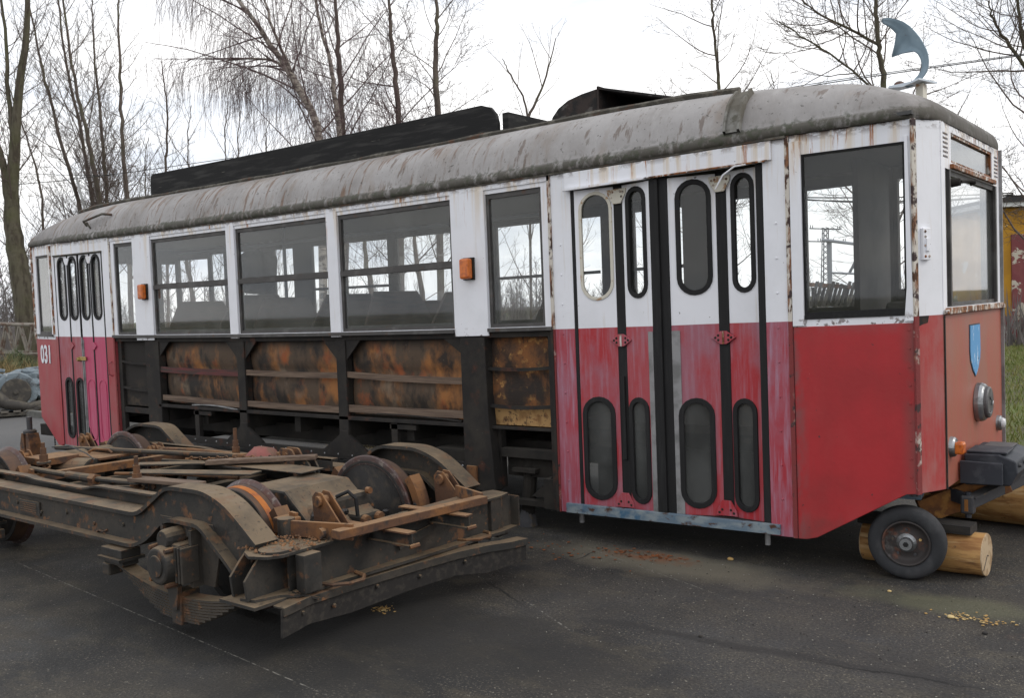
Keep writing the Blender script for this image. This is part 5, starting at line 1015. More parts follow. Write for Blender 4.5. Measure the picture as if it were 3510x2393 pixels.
M['earth']=mat('rough_grass_ground',(.075,.085,.03),.95,0,[lay((.12,.10,.05),s=.9,lo=.42,hi=.6),lay((.055,.05,.03),s=1.6,lo=.5,hi=.65,of=4),lay((.10,.13,.035),s=.5,lo=.5,hi=.62,of=9),lay((.16,.14,.07),s=14,lo=.55,hi=.65,f=.7)],bump=(6,.05))
gm=MB().add([(-700,-300,-.03),(700,-300,-.03),(700,900,-.03),(-700,900,-.03)],[(0,1,2,3)]).build('ground','earth'); tag(gm,kind='structure')
EDGE=[(-60,2.75),(-30,2.6),(-15,2.44),(-9,2.46),(-5.7,2.50),(-3,3.3),(0.2,5.1),(4,6.6),(30,12)]
pv=[(x,y,.0) for x,y in EDGE]+[(60,-60,0),(-60,-60,0)]
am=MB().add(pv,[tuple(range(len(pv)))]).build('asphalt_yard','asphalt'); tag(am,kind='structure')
mb=MB()
for (a,b) in zip(EDGE[:4],EDGE[1:5]): 
    mb.beam((a[0],a[1]+.06,.045),(b[0],b[1]+.06,.045),.12,.13)
tag(mb.build('kerb','kerb',bevel=.01),kind='structure')
# small litter
def chips(name,m,cx,cy,rx,ry,n,s,label,cat,seed):
    r=random.Random(seed); mb=MB()
    for k in range(n):
        x=cx+r.gauss(0,rx);y=cy+r.gauss(0,ry);a=r.random()*6.3;q=s*r.uniform(.3,1.2);z=.004+r.random()*.006; t=r.uniform(-.3,.3)
        pts=[(x+q*math.cos(a+b)*r.uniform(.6,1),y+q*math.sin(a+b)*r.uniform(.4,1),z+q*t*math.cos(b)*.5+abs(q*t)*.5) for b in (0,1.4,2.9,4.3)]
        mb.add([*pts,*[(p[0],p[1],p[2]-.0025) for p in pts]],[(0,1,2,3),(7,6,5,4),(0,4,5,1),(1,5,6,2),(2,6,7,3),(3,7,4,0)])
    o=mb.build(name,m); tag(o,label,cat,kind='stuff'); return o
chips('rust_flakes','chip',-.98,-.15,.14,.045,60,.018,'rust flakes scattered under the right door','rust flakes',1)
chips('rust_flakes','chip',-1.45,-.30,.25,.12,40,.018,'sparse rust flakes beside the truck end','rust flakes',2)
p=atZ(1310,2092); chips('dry_leaves','leafdry',p.x,p.y,.035,.025,70,.009,'yellow crumbs of leaf on dark asphalt before the truck','leaf litter',3)
p=atZ(3330,2125); chips('dry_leaves','leafdry',p.x,p.y,.10,.03,70,.010,'yellow crumbs of leaf at the right edge','leaf litter',4)
p=atZ(2500,1925); chips('grit','darkplank',p.x,p.y-.3,1.3,.6,260,.006,'dark grit scattered on asphalt','grit',6); chips('grit','chalk',p.x-.6,p.y-.6,1.6,.7,260,.005,'pale grit scattered on asphalt','grit',7)
def stone(u,v,r,label,m='leafdry'):
    p=atZ(u,v); b=bmesh.new(); bmesh.ops.create_icosphere(b,subdivisions=2,radius=r); mb=MB(); vs=[(p.x+q.co.x*1.2*(1+.3*noise.noise(q.co*40)),p.y+q.co.y,r*.45+q.co.z*.6) for q in b.verts]; fs=[tuple(q.index for q in f.verts) for f in b.faces]; b.free()
    o=mb.add(vs,fs).build('stone',m); tag(o,label,'stone','loose crumbs on the asphalt')
stone(2503,1921,.018,'yellowish crumb below the right door, on the pale patch'); stone(3258,2120,.016,'yellowish crumb left of the leaf litter at the right edge'); stone(3048,2030,.010,'tiny pale crumb in front of the trolley wheel'); stone(3375,2175,.012,'dark crumb below the leaf litter at the right edge','darkplank'); stone(2400,2015+170,.010,'tiny dark crumb in the middle of the foreground','darkplank')
# grass
def tufts(name,cx0,cx1,cy0,cy1,n,h,m,label,seed,msk=None):
    r=np.random.RandomState(seed); x=r.uniform(cx0,cx1,n);y=r.uniform(cy0,cy1,n)
    if msk is not None: k=msk(x,y); x=x[k];y=y[k]
    n=len(x); a=r.uniform(0,2*np.pi,n);hh=h*r.uniform(.4,1.3,n);wd=.004+.008*r.rand(n); lx=r.normal(0,.45,n)*hh;ly=r.normal(0,.45,n)*hh
    V=np.empty((n,3,3));V[:,0]=np.c_[x-np.cos(a)*wd,y-np.sin(a)*wd,np.full(n,-.02)];V[:,1]=np.c_[x+np.cos(a)*wd,y+np.sin(a)*wd,np.full(n,-.02)];V[:,2]=np.c_[x+lx,y+ly,hh]
    return raw(name,V.reshape(-1,3),np.arange(3*n).reshape(-1,3),m,label,'grass','stuff')
def raw(name,V,Fc,m,label=None,cat=None,kind=None,parent=None):
    me=bpy.data.meshes.new(name); V=np.asarray(V,dtype=np.float32); Fc=np.asarray(Fc,dtype=np.int32); k=Fc.shape[1]
    me.vertices.add(len(V)); me.vertices.foreach_set('co',V.ravel()); me.loops.add(Fc.size); me.loops.foreach_set('vertex_index',Fc.ravel()); me.polygons.add(len(Fc)); me.polygons.foreach_set('loop_start',np.arange(0,Fc.size,k,dtype=np.int32)); me.polygons.foreach_set('loop_total',np.full(len(Fc),k,dtype=np.int32)); me.update(calc_edges=True)
    at=me.attributes.new('p0','FLOAT_VECTOR','POINT'); at.data.foreach_set('vector',V.ravel()); me.materials.append(M[m]); o=bpy.data.objects.new(name,me); COL.objects.link(o)
    if parent is not None:
        o.parent=parent; o.matrix_parent_inverse=Matrix.Translation(-world_loc(parent))
    tag(o,label,cat,kind=kind); return o
ex=np.array([e[0] for e in EDGE]);ey=np.array([e[1] for e in EDGE])
edge=lambda x:np.interp(x,ex,ey)
tufts('grass',-3,12,5,30,90000,.07,'grass','short green grass behind the tram on the right',1,lambda x,y:(y>edge(x)+.1+.4*np.sin(x*3)**2))
tufts('grass',-26,-3,2.4,10,60000,.09,'straw','dry yellowish grass behind the kerb on the left',2,lambda x,y:(y>edge(x)+.15))
tufts('moss_fringe',-7,-2.5,2.3,4,9000,.035,'straw','yellow mossy fringe at the asphalt edge behind the tram',5,lambda x,y:(y>edge(x)-.15)&(y<edge(x)+.6))
# ================================================================ BACKGROUND THINGS
HZ=lambda u:1196.5-F_PX*math.tan(PITCH)+.0385*(1755-u)      # horizon row
def groundpt(u,D):
    d=ray(u,HZ(u)); d.z=0; p=CAM+d*D; return Vector((p.x,p.y,0))
class Tubes:
    def __init__(s): s.V=[];s.F=[];s.n=0
    def add(s,pts,rad,n=3):
        P=np.asarray(pts,dtype=float); m=len(P); D=np.gradient(P,axis=0); D/=np.linalg.norm(D,axis=1)[:,None]+1e-9
        ref=np.array([1.,0,0]) if abs(D[0][0])<.8 else np.array([0,1.,0]); A=np.cross(D,ref);A/=np.linalg.norm(A,axis=1)[:,None]+1e-9;B=np.cross(D,A)
        th=np.arange(n)*2*np.pi/n; r=np.asarray(rad)[:,None,None]; ring=P[:,None,:]+r*(np.cos(th)[None,:,None]*A[:,None,:]+np.sin(th)[None,:,None]*B[:,None,:])
        s.V.append(ring.reshape(-1,3)); i=np.arange(m-1)[:,None];k=np.arange(n)[None,:];k2=(k+1)%n; b=s.n
        s.F.append(np.stack([b+i*n+k,b+i*n+k2,b+(i+1)*n+k2,b+(i+1)*n+k],-1).reshape(-1,4)); s.n+=m*n
    def arrays(s): return np.concatenate(s.V),np.concatenate(s.F)
def grow(tb,rs,path,rad,lvl,st,hang=0):
    """children along a limb path; st: style dict"""
    P=np.asarray(path);L=np.concatenate([[0],np.cumsum(np.linalg.norm(np.diff(P,axis=0),axis=1))]);T=L[-1]
    n=st['n'][lvl]; n=int(n*(T/st['ref'][lvl]) if lvl else n); 
    if n<1: return
    t0=st['t0'][lvl]
    for k in range(n):
        t=t0+(1-t0)*(k+rs.rand())/n; t=min(t,.985); d=t*T; i=min(len(P)-2,np.searchsorted(L,d)-1); i=max(0,i); f=(d-L[i])/(L[i+1]-L[i]+1e-9); p=P[i]*(1-f)+P[i+1]*f; r=rad[i]*(1-f)+rad[i+1]*f
        ax=P[i+1]-P[i]; ax/=np.linalg.norm(ax)+1e-9
        az=rs.rand()*2*np.pi if lvl else (k*2.4+rs.rand()*1.2); ref=np.array([np.cos(az),np.sin(az),rs.normal(0,.2)]); side=ref-ax*ref.dot(ax); side/=np.linalg.norm(side)+1e-9
        an=np.radians(st['ang'][lvl]+rs.normal(0,9)); d0=ax*np.cos(an)+side*np.sin(an)
        ln=st['len'][lvl]*(T if lvl else st['H'])*(1-.58*((t-t0)/(1-t0)) if lvl==0 else (1-.5*t))*rs.uniform(.65,1.2)
        if ln<.06: continue
        seg=st['seg'][lvl]; pts=[p];dd=d0.copy(); tr=st['trop'][lvl]
        for q in range(seg):
            dd=dd+np.array([0,0,tr/seg])+rs.normal(0,st['wob'][lvl],3); dd/=np.linalg.norm(dd); pts.append(pts[-1]+dd*ln/seg)
        r0=max(st['rmin'],min(r*.6,ln*st['rk'][lvl])); rr=np.linspace(r0,max(st['rmin']*.7,r0*.25),seg+1)
        tb.add(pts,rr,4 if lvl==0 else 3)
        if lvl+1<len(st['n']): grow(tb,rs,pts,rr,lvl+1,st)
POP=dict(n=[44,6,5,4],ref=[1,1.2,.6,.3],t0=[.25,.12,.1,.1],ang=[46,42,40,38],len=[.19,.50,.48,.5],seg=[7,5,4,2],trop=[.9,.5,.35,.1],wob=[.07,.12,.14,.15],rk=[.0085,.0065,.0055,.005],rmin=.0032,H=8)
BIR=dict(n=[22,8,8],ref=[1,1.6,.9],t0=[.30,.1,.05],ang=[46,55,60],len=[.29,.46,1.35],seg=[8,7,9],trop=[-.05,-1.8,-3.8],wob=[.06,.10,.06],rk=[.007,.0040,.0023],rmin=.0030,H=9)
BI2=dict(BIR); BI2.update(len=[.38,.46,1.45],n=[22,7,7])
SPR=dict(n=[34,8,6,3],ref=[1,1.5,.7,.35],t0=[.20,.15,.1,.1],ang=[56,48,45,40],len=[.23,.5,.5,.5],seg=[8,6,4,2],trop=[.6,.4,.3,.1],wob=[.10,.16,.16,.15],rk=[.008,.006,.0055,.005],rmin=.0034,H=8)
SP2=dict(SPR); SP2.update(n=[60,6,5,3],len=[.30,.5,.5,.5],rk=[.008,.006,.0055,.005],rmin=.0034)
SAP=dict(n=[16,5,3],ref=[1,1.2,.6],t0=[.12,.1,.1],ang=[34,36,35],len=[.34,.42,.4],seg=[6,5,3],trop=[.6,.4,.2],wob=[.08,.12,.12],rk=[.009,.006,.005],rmin=.0036,H=4)
def smooth_path(P,n=26,wob=0,rs=None):
    P=np.asarray(P,dtype=float); t=np.linspace(0,len(P)-1,n); o=np.stack([np.interp(t,np.arange(len(P)),P[:,k]) for k in range(3)],1)
    for _ in range(3): o[1:-1]=(o[:-2]+o[1:-1]*2+o[2:])/4
    if wob: o[1:-1,:2]+=rs.normal(0,wob,(n-2,2))
    return o
def tree(name,px,D,r0,st,seed,label,bark='bark',twig='twig',extra=(),top=None,group='bare trees behind the tram',n0=None,rtop=.25,dy=0):
    rs=np.random.RandomState(seed); g=groundpt(px[0][0],D)
    P=[(g.x,g.y,-.05)]+[tuple(atD(u,v,D)) for u,v in px]
    if top: P.append((P[-1][0]+top[0],P[-1][1],P[-1][2]+top[1]))
    P=smooth_path(P,28,.012,rs); H=P[-1][2]; s2=dict(st); s2['H']=H
    if n0: s2['n']=[n0]+list(st['n'][1:])
    rad=np.linspace(r0,r0*rtop if rtop*r0>.012 else .012,len(P)); rad[0]*=1.3
    rad*=(1 if r0>.2 else .8); e=empty(name,(g.x,g.y,0),label,'tree',group); a=Tubes(); a.add(P,rad,9)
    lim=Tubes(); lim.n=0
    b=Tubes(); grow(b,rs,P,rad,0,s2)
    for X in extra:   # big forks: pixel path + radius
        Q=smooth_path([tuple(atD(u,v,D)) for u,v in X[0]]+([(tuple(Vector(atD(*X[0][-1],D))+Vector((X[2][0],0,X[2][1]))))] if len(X)>2 else []),16,.012,rs); rr=np.linspace(X[1],max(.012,X[1]*.3),16); a.add(Q,rr,8); s3=dict(s2); s3['n']=[max(6,int(s2['n'][0]*.55))]+list(s2['n'][1:]); s3['H']=s2['H']*.7; s3['t0']=[.12]+list(s2['t0'][1:]); grow(b,rs,Q,rr,0,s3)
    V,Fc=a.arrays(); t_=raw('trunk',V,Fc,bark,parent=e); t_.data.shade_smooth(); V,Fc=b.arrays(); raw('crown',V,Fc,twig,parent=e); return e
tree('bare_tree',[(97,1109),(78,980),(57,870),(44,790),(34,690),(45,600),(55,505),(50,353),(96,150),(98,0)],24,.30,POP,11,'thick mossy trunked bare tree at the left edge','bark_big',extra=[([(34,690),(20,600),(5,540),(-20,480),(-40,300)],.13,(-.3,2)),([(52,500),(30,340),(20,160),(5,0)],.07,(-.2,2))],top=(0,2.5),rtop=.12,n0=34)
G1='slender bare trees behind the left half of the tram'
tree('bare_tree',[(283,742),(255,640),(205,470),(170,330),(135,200),(110,60)],27,.085,POP,21,'slender bare tree leaning left, first of the clump right of the thick trunk',group=G1,top=(-.4,1.5))
tree('bare_tree',[(330,735),(300,600),(282,460),(250,330),(215,150),(200,0)],28,.085,POP,22,'tall bare tree with bent dark trunk, second in the left clump',group=G1,top=(-.1,1.5))
tree('bare_tree',[(352,728),(318,560),(296,440),(262,320),(240,180),(215,0)],26,.095,POP,23,'tallest dark bare tree in the middle of the left clump',group=G1,top=(-.1,1.5))
tree('bare_tree',[(372,722),(355,560),(346,420),(334,300),(322,180),(318,60)],27,.075,POP,24,'straight bare tree fourth in the left clump, just left of the pointed one',group=G1,top=(0,.6))
tree('bare_tree',[(442,700),(424,560),(418,430),(412,280),(410,150),(405,20)],25,.085,POP,25,'pointed bare tree standing at the right end of the left clump',group=G1,top=(0,.3))
tree('bare_tree',[(568,600),(570,480),(575,380),(562,280),(555,205)],27,.055,POP,26,'small narrow bare tree above the left end of the roof board',group=G1,n0=50)
tree('bare_tree',[(318,735),(300,560),(262,430),(175,260)],29,.05,POP,27,'thin bare tree crossing behind the left clump',group=G1,n0=26)
tree('bare_tree',[(150,700),(120,560),(60,380),(10,240)],30,.06,POP,28,'thin bare tree behind the thick left trunk, leaning far left',group=G1,n0=30)
k=0
for (u,v,t,D,lb) in ((648,580,360,27,'tiny sapling left of the hanging birch twigs'),(775,560,350,28,'small upright sapling under the birch twigs, twin stems'),(818,548,380,30,'thin sapling right of the twin stemmed one'),(915,530,405,29,'little sapling beside the leaning birch foot'),(500,650,470,30,'low sapling between the pointed tree and the narrow tree')):
    k+=1; tree('sapling',[(u,v),(u-5,(v+t)/2),(u+8,t)],D,.035,SAP,40+k,lb,group='saplings behind the roof boards')
G2='birches behind the middle of the tram'
tree('birch_tree',[(1100,440),(1055,350),(985,242),(920,140),(858,50),(818,0)],20,.12,BI2,51,'leaning pale birch with long hanging twigs, left one of the two birches','bark_birch','twig_birch',n0=30,extra=[([(1000,262),(950,205),(850,198),(770,208)],.04),([(1060,350),(1000,250),(940,110),(900,0)],.045,(-.2,1.5))],group=G2,top=(-1.6,1.6))
tree('birch_tree',[(1168,480),(1148,330),(1131,206),(1103,103),(1075,0)],21,.09,BIR,52,'upright white barked birch close left of a brown trunk','bark_birch','twig_birch',group=G2,top=(-.3,3))
tree('birch_tree',[(1178,470),(1166,330),(1162,206),(1157,103),(1150,0)],22,.115,BIR,53,'thick brown trunked birch just right of the white one','bark','twig_birch',group=G2,top=(-.1,3))
tree('bare_tree',[(1368,434),(1358,275),(1342,150),(1338,60),(1335,0)],22,.10,SPR,61,'brown bare tree right of the birches','bark','twig_birch',top=(0,3),n0=36)
tree('bare_tree',[(1503,400),(1492,240),(1499,103),(1496,0)],21,.11,SPR,62,'brown bare tree with branches to its right, above the roof board end','bark','twig',top=(0,3),n0=34)
tree('bare_tree',[(1815,420),(1790,320),(1740,240),(1722,200)],25,.05,SAP,63,'small forked bare tree above the roof box',extra=[([(1812,400),(1850,320),(1880,240),(1905,130)],.04)],n0=10)
tree('bare_tree',[(2466,351),(2463,241),(2446,103),(2440,0)],23,.07,SP2,64,'bare tree alone in the sky right of the roof hood','bark_big','twig',top=(0,1.5),n0=34)
tree('bare_tree',[(3031,290),(3022,220),(3011,157),(3005,60),(3002,0)],18,.075,SP2,65,'pale trunked bare tree behind the curled blade','bark_big','twig',extra=[([(3008,150),(2900,90),(2810,50),(2750,0)],.03),([(2990,310),(2900,220),(2800,155),(2670,75)],.024)],top=(0,2.5),n0=32,rtop=.5)
tree('bare_tree',[(3560,420),(3530,250),(3505,130),(3485,0)],19,.085,SP2,66,'bare tree at the right edge above the painted building','bark_big','twig',extra=[([(3520,240),(3440,130),(3400,60),(3390,0)],.04)],top=(0,2.5),n0=34)
tree('bare_tree',[(2660,400),(2655,300),(2640,240)],24,.03,SAP,67,'small bare sapling just left of the tree behind the blade')
# trees seen through the windows
for i,(u,D,h,lb) in enumerate(((3005,16,4.2,'bare tree seen through the cab side window'),(1700,20,4.3,'bare tree seen through the narrow window by the door'),(1270,17,4.0,'bare tree seen through the wide window nearest the door'),(930,19,4.2,'bare tree seen through the middle wide window'),(660,20,4.4,'bare tree seen through the left wide window'),(2260,22,4.5,'bare tree seen through the right door panes'),(1440,18,4.2,'second bare tree seen through the wide window nearest the door'))):
    p=groundpt(u,D); rs=np.random.RandomState(70+i); e=empty('bare_tree',(p.x,p.y,0),lb,'tree','bare trees seen through the tram windows'); P=smooth_path([(p.x,p.y,-.05),(p.x+.1,p.y,h*.4),(p.x-.1,p.y,h*.7),(p.x,p.y,h)],20,.015,rs); rad=np.linspace(.08,.015,20); a=Tubes();a.add(P,rad,8);b=Tubes();s2=dict(SPR);s2['H']=h;s2['n']=[15,4,4,2]; s2['len']=[.38,.5,.5,.5]; s2['t0']=[.15,.15,.1,.1]; grow(b,rs,P,rad,0,s2)
    V,Fc=a.arrays(); raw('trunk',V,Fc,'bark',parent=e); V,Fc=b.arrays(); raw('crown',V,Fc,'twig',parent=e)
# far wood as one mass
WD=dict(n=[26,6,4],ref=[1,1.6,.8],t0=[.12,.1,.1],ang=[42,40,38],len=[.36,.46,.5],seg=[4,3,2],trop=[.7,.5,.3],wob=[.08,.12,.14],rk=[.016,.012,.012],rmin=.012,H=6)
protos=[]
for i in range(5):
    rs=np.random.RandomState(90+i); P=smooth_path([(0,0,-.1),(rs.normal(0,.2),rs.normal(0,.2),3),(rs.normal(0,.3),rs.normal(0,.3),6)],10,.03,rs); rad=np.linspace(.10,.02,10); b=Tubes(); b.add(P,rad,4); grow(b,rs,P,rad,0,WD); protos.append(b.arrays())
def wood(name,label,seed,n,ua,ub,Da,Db,ha,hb):
    rs=np.random.RandomState(seed); VS=[];FS=[];o=0
    for i in range(n):
        V,Fc=protos[rs.randint(5)]; u=ua+(ub-ua)*rs.rand(); D=Da+(Db-Da)*rs.rand(); p=groundpt(u,D); a=rs.rand()*6.28; h=rs.uniform(ha,hb)/6; c,s_=np.cos(a),np.sin(a)
        W_=np.c_[(V[:,0]*c-V[:,1]*s_)*h+p.x,(V[:,0]*s_+V[:,1]*c)*h+p.y,V[:,2]*h]; VS.append(W_);FS.append(Fc+o);o+=len(V)
    return raw(name,np.concatenate(VS),np.concatenate(FS),'forest',label,'wood','stuff')
wood('distant_wood','dense band of bare grey trees along the horizon',1,250,-1900,5200,48,90,2.2,4.2)
wood('wood_edge','taller bare thicket at the left edge behind the lattice boom',2,70,-500,330,38,55,3.0,6.0)
wood('wood_edge','grey thicket behind the middle of the tram',3,70,300,2300,34,46,1.6,2.8)
# brush understory so that the wood closes at its foot
rs=np.random.RandomState(5); n=40000; u=rs.uniform(-1900,5200,n); D=rs.uniform(26,60,n); 
V=np.empty((n,3,3))
for i in range(n):
    p=groundpt(u[i],D[i]); h=rs.uniform(.5,1.9)*(1.2 if u[i]<400 else 1); a=rs.rand()*6.28; w_=.012+.03*rs.rand(); lx,ly=rs.normal(0,.3,2)
    V[i]=[(p.x-w_*math.cos(a),p.y-w_*math.sin(a),0),(p.x+w_*math.cos(a),p.y+w_*math.sin(a),0),(p.x+lx,p.y+ly,h)]
raw('brushwood',V.reshape(-1,3),np.arange(3*n).reshape(-1,3),'forest','brushwood and dead stems at the foot of the far wood','brushwood','stuff')
# lattice boom on the left
tb=empty('lattice_boom',(-20.5,4.6,0),'long horizontal grey lattice boom at the left edge behind the bush','lattice boom')
a0=atD(-260,1106,22);a1=atD(250,1118,22); b0=a0.copy();b1=a1.copy(); b0.z-=.68;b1.z-=.68; off=(a1-a0).normalized().cross(Vector((0,0,1)))*-.7
for q in (Vector((0,0,0)),off):
    MB().tube([a0+q,a1+q],.035,6).build('chord','truss',tb); MB().tube([b0+q,b1+q],.035,6).build('chord','truss',tb)
    for k in range(11):
        t0=k/11;t1=(k+.5)/11;t2=(k+1)/11
        MB().tube([a0.lerp(a1,t0)+q,b0.lerp(b1,t1)+q],.026,5).build('lattice_bar','truss',tb); MB().tube([b0.lerp(b1,t1)+q,a0.lerp(a1,t2)+q],.026,5).build('lattice_bar','truss',tb)
for t in (.1,.9): p=b0.lerp(b1,t); MB().box(p.x-.2,p.x+.2,p.y-.1,p.y+.9,0,p.z).build('support_block','darkiron',tb)
# bush + straw heap
def bush(name,cx,cy,rx,ry,h,n,m,label,seed,cat='bush',ln=.10,kind=None):
    r=np.random.RandomState(seed); V=np.empty((n,3,3)); 
    for i in range(n):
        a=r.rand()*6.28;q=r.rand()**.5; el=r.rand(); x=cx+rx*q*math.cos(a);y=cy+ry*q*math.sin(a); top=h*(1-q*q*.8)*(.75+.35*noise.noise(Vector((x*2,y*2,seed)))); z=top*(el**.6)
        d=r.normal(0,1,3);d[2]=abs(d[2])+.4;d/=np.linalg.norm(d);L_=ln*r.uniform(.5,1.6);w_=.006+.008*r.rand(); sx,sy=math.cos(a*3),math.sin(a*3)
        V[i]=[(x-w_*sx,y-w_*sy,z),(x+w_*sx,y+w_*sy,z),(x+d[0]*L_,y+d[1]*L_,z+d[2]*L_)]
    return raw(name,V.reshape(-1,3),np.arange(3*n).reshape(-1,3),m,label,cat,kind)
p=atD(60,1230,20); bush('green_bush',p.x,p.y,1.3,1.0,1.25,16000,'leaf','grey green feathery bush at the left edge below the lattice boom',1,ln=.16)
p=atD(-60,1260,19.2); bush('straw_heap',p.x,p.y,1.6,.8,.95,6000,'straw','heap of dry reed stalks left of the green bush','2' and 2,'reeds',ln=.5,kind='stuff')
p=atD(100,1262,19); bush('straw_heap',p.x+.3,p.y,.9,.5,.62,2500,'straw','dry reed stalks lying between the bush and the scrap machine',3,'reeds',ln=.5,kind='stuff')
# scrap machine
c=atD(55,1345,17.2); en=empty('scrap_machine',(c.x,c.y,0),'blue grey scrap machine with big dark round disc lying by the kerb','machine')
dirv=(CAM-c); dirv.z=0; dirv.normalize(); rt_=Vector((-dirv.y,dirv.x,0))*-1
rr=random.Random(3)
def disc(c0,r,t,m,nm,par,n=36):
    a=rt_;b=Vector((0,0,1)); vs=[c0+(a*math.cos(2*math.pi*k/n)+b*math.sin(2*math.pi*k/n))*r for k in range(n)]; vs+=[v+dirv*t for v in vs]
    return MB().add(vs,[tuple(range(n)),tuple(range(2*n-1,n-1,-1))]+[(k,n+k,n+(k+1)%n,(k+1)%n) for k in range(n)]).build(nm,m,par,bevel=.02)
disc(c-dirv*.5,.36,.5,'engine','drum_casing',en); disc(c-dirv*.0,.255,.06,'darkiron','round_disc',en); disc(c+dirv*.06,.04,.03,'darkiron','disc_hub',en)
b=bmesh.new(); bmesh.ops.create_icosphere(b,subdivisions=4,radius=1); vs=[]
for v in b.verts:
    q=v.co; s_=1+.28*noise.noise(q*2.5)+.12*noise.noise(q*7)+.06*noise.noise(q*16); w3=c-dirv*.75+rt_*(q.x*.75*s_-.25)+Vector((0,0,q.z*.38*s_-.0))+dirv*(q.y*.45*s_); vs.append(w3)
MB().add(vs,[tuple(x.index for x in f.verts) for f in b.faces]).build('machine_body','engine',en); b.free()
MB().tube([c+rt_*-.55+Vector((0,0,-.22)),c+rt_*-.2+Vector((0,0,-.28))+dirv*.1,c+rt_*.15+Vector((0,0,-.20))+dirv*.1,c+rt_*.42+Vector((0,0,.02))],[.07,.08,.10,.16],14).build('bent_pipe','darkiron',en,smooth=True)
for k in range(7): 
    q=c-dirv*.45+rt_*rr.uniform(-.6,.6)+Vector((0,0,rr.uniform(.25,.40))); MB().tube([q,q+rt_*rr.uniform(.15,.3)+Vector((0,0,rr.uniform(-.05,.1)))],.035,7).build('pipe_stub','engine',en)
q=c+rt_*.48+Vector((0,0,.14))-dirv*.2; b=bmesh.new(); bmesh.ops.create_icosphere(b,subdivisions=3,radius=1); mb=MB(); mb.add([q+rt_*(v.co.x*.19*(1+.3*noise.noise(v.co*3)))+Vector((0,0,v.co.z*.10*(1+.4*noise.noise(v.co*4))))+dirv*(v.co.y*.14) for v in b.verts],[tuple(x.index for x in f.verts) for f in b.faces]); b.free(); tag(mb.build('white_sack','bag'),'white plastic sack lying on top of the scrap machine at the tram end','sack')
pl=empty('wooden_pallet',(c.x,c.y,0),'grey weathered pallet lying under the scrap machine','pallet')
for k in range(3): s0=c+rt_*.05+Vector((0,0,-c.z+.06))-dirv*(.15-k*.18); MB().beam(s0-rt_*.3,s0+rt_*.9,.09,.05).build('pallet_bearer','pallet',pl)
for k in range(6): s0=c+rt_*(-.2+k*.2)+Vector((0,0,-c.z+.11)); MB().beam(s0-dirv*.3,s0+dirv*.32,.12,.025).build('pallet_board','pallet',pl)
for k in range(5): s0=c+rt_*(-1.6+k*.33)+Vector((0,0,-c.z+.07))+dirv*.1; o=MB().beam(s0-rt_*.12+Vector((0,0,.02*k%3)),s0+rt_*.12,.10,.08).build('scrap_lump','darkiron',bevel=.02); tag(o,'dark iron lump in the row lying before the scrap machine','iron lump','iron lumps before the scrap machine')
# painted building on the right
bd=empty('painted_building',(-3.6,28.2,0),'low flat roofed building painted ochre and maroon with peeling patches','building')
def wallpt(u,D=30.): return groundpt(u,D)
A=wallpt(3395);B=wallpt(4300); dv=(B-A); Lb=dv.length; fr=panelframe((A.x,A.y),(dv.x,dv.y)); px=lambda u:(u-3395)/(4300-3395)*Lb
zz=lambda v,u=3460:CAM.z+(HZ(u)-v)/F_PX*30
MB(fr).box(0,Lb,0,5,0,zz(715)).build('wall','yellow',bd); MB(fr).box(-.0,Lb,-.03,-.0,-.1,zz(1083)).build('plinth_band','maroon',bd); MB(fr).box(px(3467),Lb*.55,-.045,-.0,zz(1083)+.003,zz(805)).build('painted_panel','maroon',bd)
MB(fr).box(-.3,Lb+.3,-.25,5.3,zz(712),zz(697)).build('fascia','fascia',bd); MB(fr).box(-.32,Lb+.32,-.28,5.32,zz(697)+.002,zz(686)).build('roof','tar',bd)
MB(fr).box(px(3490),px(3560),.3,.9,zz(686),zz(668)).build('roof_box','tar',bd)
w_=MB(); a=fr(-6,.3,zz(655)); b=fr(px(3495),.3,zz(668)); 
for k,(sg,dz) in enumerate(((.12,0),(.20,.03),(.06,.07))): tag(MB().tube([Vector(a)*(1-t)+Vector(b)*t+Vector((0,0,-sg*4*t*(1-t)+dz)) for t in np.linspace(0,1,12)],.022,5).build('roof_cable','wire'),('lower sagging','topmost straight','middle')[k]+' black cable running to the roof of the painted building','cable','cables to the building roof')
# overhead wires
def wire(pts,D,label,r=.010):
    P=[atD(u,v,d) for (u,v),d in zip(pts,D)]; o=MB().tube(P,r,5).build('overhead_wire','wire'); tag(o,label,'wire','overhead wires')
wire([(3900,120),(3510,188),(3168,235),(2874,278),(2600,321),(2253,375),(1900,425)],[15,16,17,18,19.5,21,23],'lower overhead wire passing behind the curled blade')
wire([(3900,115),(3510,184),(3168,230),(2874,272),(2600,316),(2253,372),(1900,424)],[16,17,18,19,20.5,22,24],'upper overhead wire passing behind the curled blade',.008)
wire([(-60,642),(200,620),(500,583),(800,540)],[24,24,24,24],'thin wire crossing the left clump of trees',.009)
wire([(-60,590),(250,600),(460,602),(700,590)],[25,25,25,25],'nearly level thin wire above the left end of the roof',.007)
p=atD(2342,352,21.5); o=MB().lathe([(-.10,.012),(-.05,.035),(0,.02),(.04,.04),(.07,.02),(.10,.008)],p,'z',10).build('wire_insulator','wire'); tag(o,'small dark insulator on the overhead wires right of the roof hood','insulator')
pp=empty('pale_pole',tuple(groundpt(292,26)),'thin pale pole leaning in the left clump of trees','pole'); MB().tube([groundpt(296,26),atD(297,742,26),atD(258,590,26)],.035,8).build('shaft','fascia',pp)
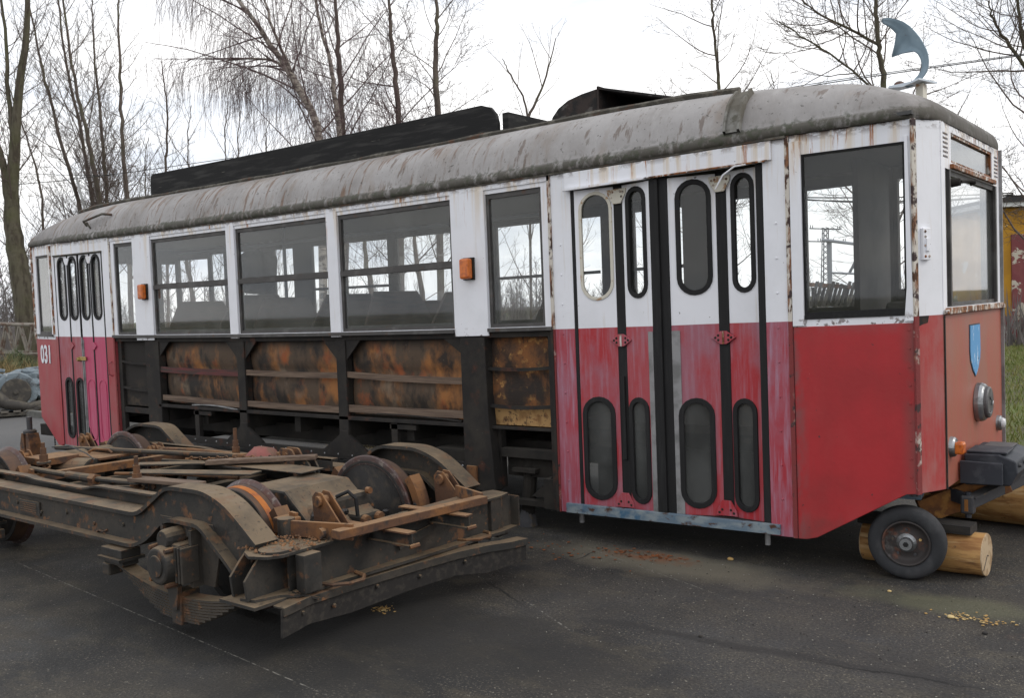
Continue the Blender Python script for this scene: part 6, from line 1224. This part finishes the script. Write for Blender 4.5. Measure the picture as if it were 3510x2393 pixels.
# pylon and pipe gantry seen through the cab window
py=empty('lattice_pylon',tuple(groundpt(2829,75)),'grey lattice power pylon with two crossarms seen through the cab window','pylon')
def q75(u,v): return atD(u,v,75)
g0=groundpt(2829,75); top=q75(2829,780); rr_=(rt0)
for sx in(-1,1):
    for sy in(-1,1): MB().beam(g0+rr_*sx*.32+Vector((0,sy*.3,0)),top+rr_*sx*.17+Vector((0,sy*.17,0)),.06,.06).build('leg','pylon',py)
N_=16
for k in range(N_):
    t0=k/N_;t1=(k+1)/N_; s_=1 if k%2 else -1; a=g0.lerp(top,t0)+rr_*s_*(.32-.15*t0);b=g0.lerp(top,t1)-rr_*s_*(.32-.15*t1); MB().beam(a,b,.05,.05).build('brace','pylon',py); a=g0.lerp(top,t0)-rr_*s_*(.32-.15*t0);b=g0.lerp(top,t1)+rr_*s_*(.32-.15*t1); MB().beam(a,b,.05,.05).build('brace','pylon',py)
for (ua,ub,v) in ((2775,2882,783),(2762,2902,827)):
    a=q75(ua,v);b=q75(ub,v+3); MB().beam(a,b,.09,.09).build('crossarm','pylon',py)
    for t in (.03,.1,.9,.97) if v<800 else (.3,.36,.62,.68,.92,.97): p=a.lerp(b,t); MB().tube([p,p+Vector((0,0,.26))],.035,6).build('insulator','pylon',py)
ga=empty('pipe_gantry',tuple(groundpt(2843,13)),'pale grey pipe post with a horizontal pipe seen through the cab window','gantry')
MB().tube([groundpt(2842,13),atD(2843,830,13)],.032,10).build('post','gantry',ga); MB().tube([atD(2817,822,13),atD(3010,846,12.6)],.022,10).build('pipe','gantry',ga); MB().tube([atD(2968,826,12.8),atD(2912,935,12.9)],.020,8).build('strut','pylon',ga); MB().tube([atD(2845,935,13),atD(3010,942,12.7)],.014,8).build('pipe','gantry',ga)
# harrow-like heap of bars behind
hb=empty('bar_heap',tuple(groundpt(2860,12)),'heap of tilted dark bars seen low through the cab window','heap of bars')
for k in range(16): u=2780+k*14; a=atD(u,1050,12+.05*(k%3));b=atD(u+22,965+4*(k%4),12+.05*(k%3)); MB().beam(a,b,.035,.03).build('bar','darkiron',hb)
MB().beam(atD(2770,975,12.1),atD(3010,990,12.1),.05,.05).build('rail','truckrust',hb); MB().beam(atD(2770,1040,12.1),atD(3010,1046,12.1),.05,.05).build('rail','darkiron',hb); 
for u in (2790,2990): MB().beam(groundpt(u,12.1),atD(u,985,12.1),.05,.05).build('leg','darkiron',hb)
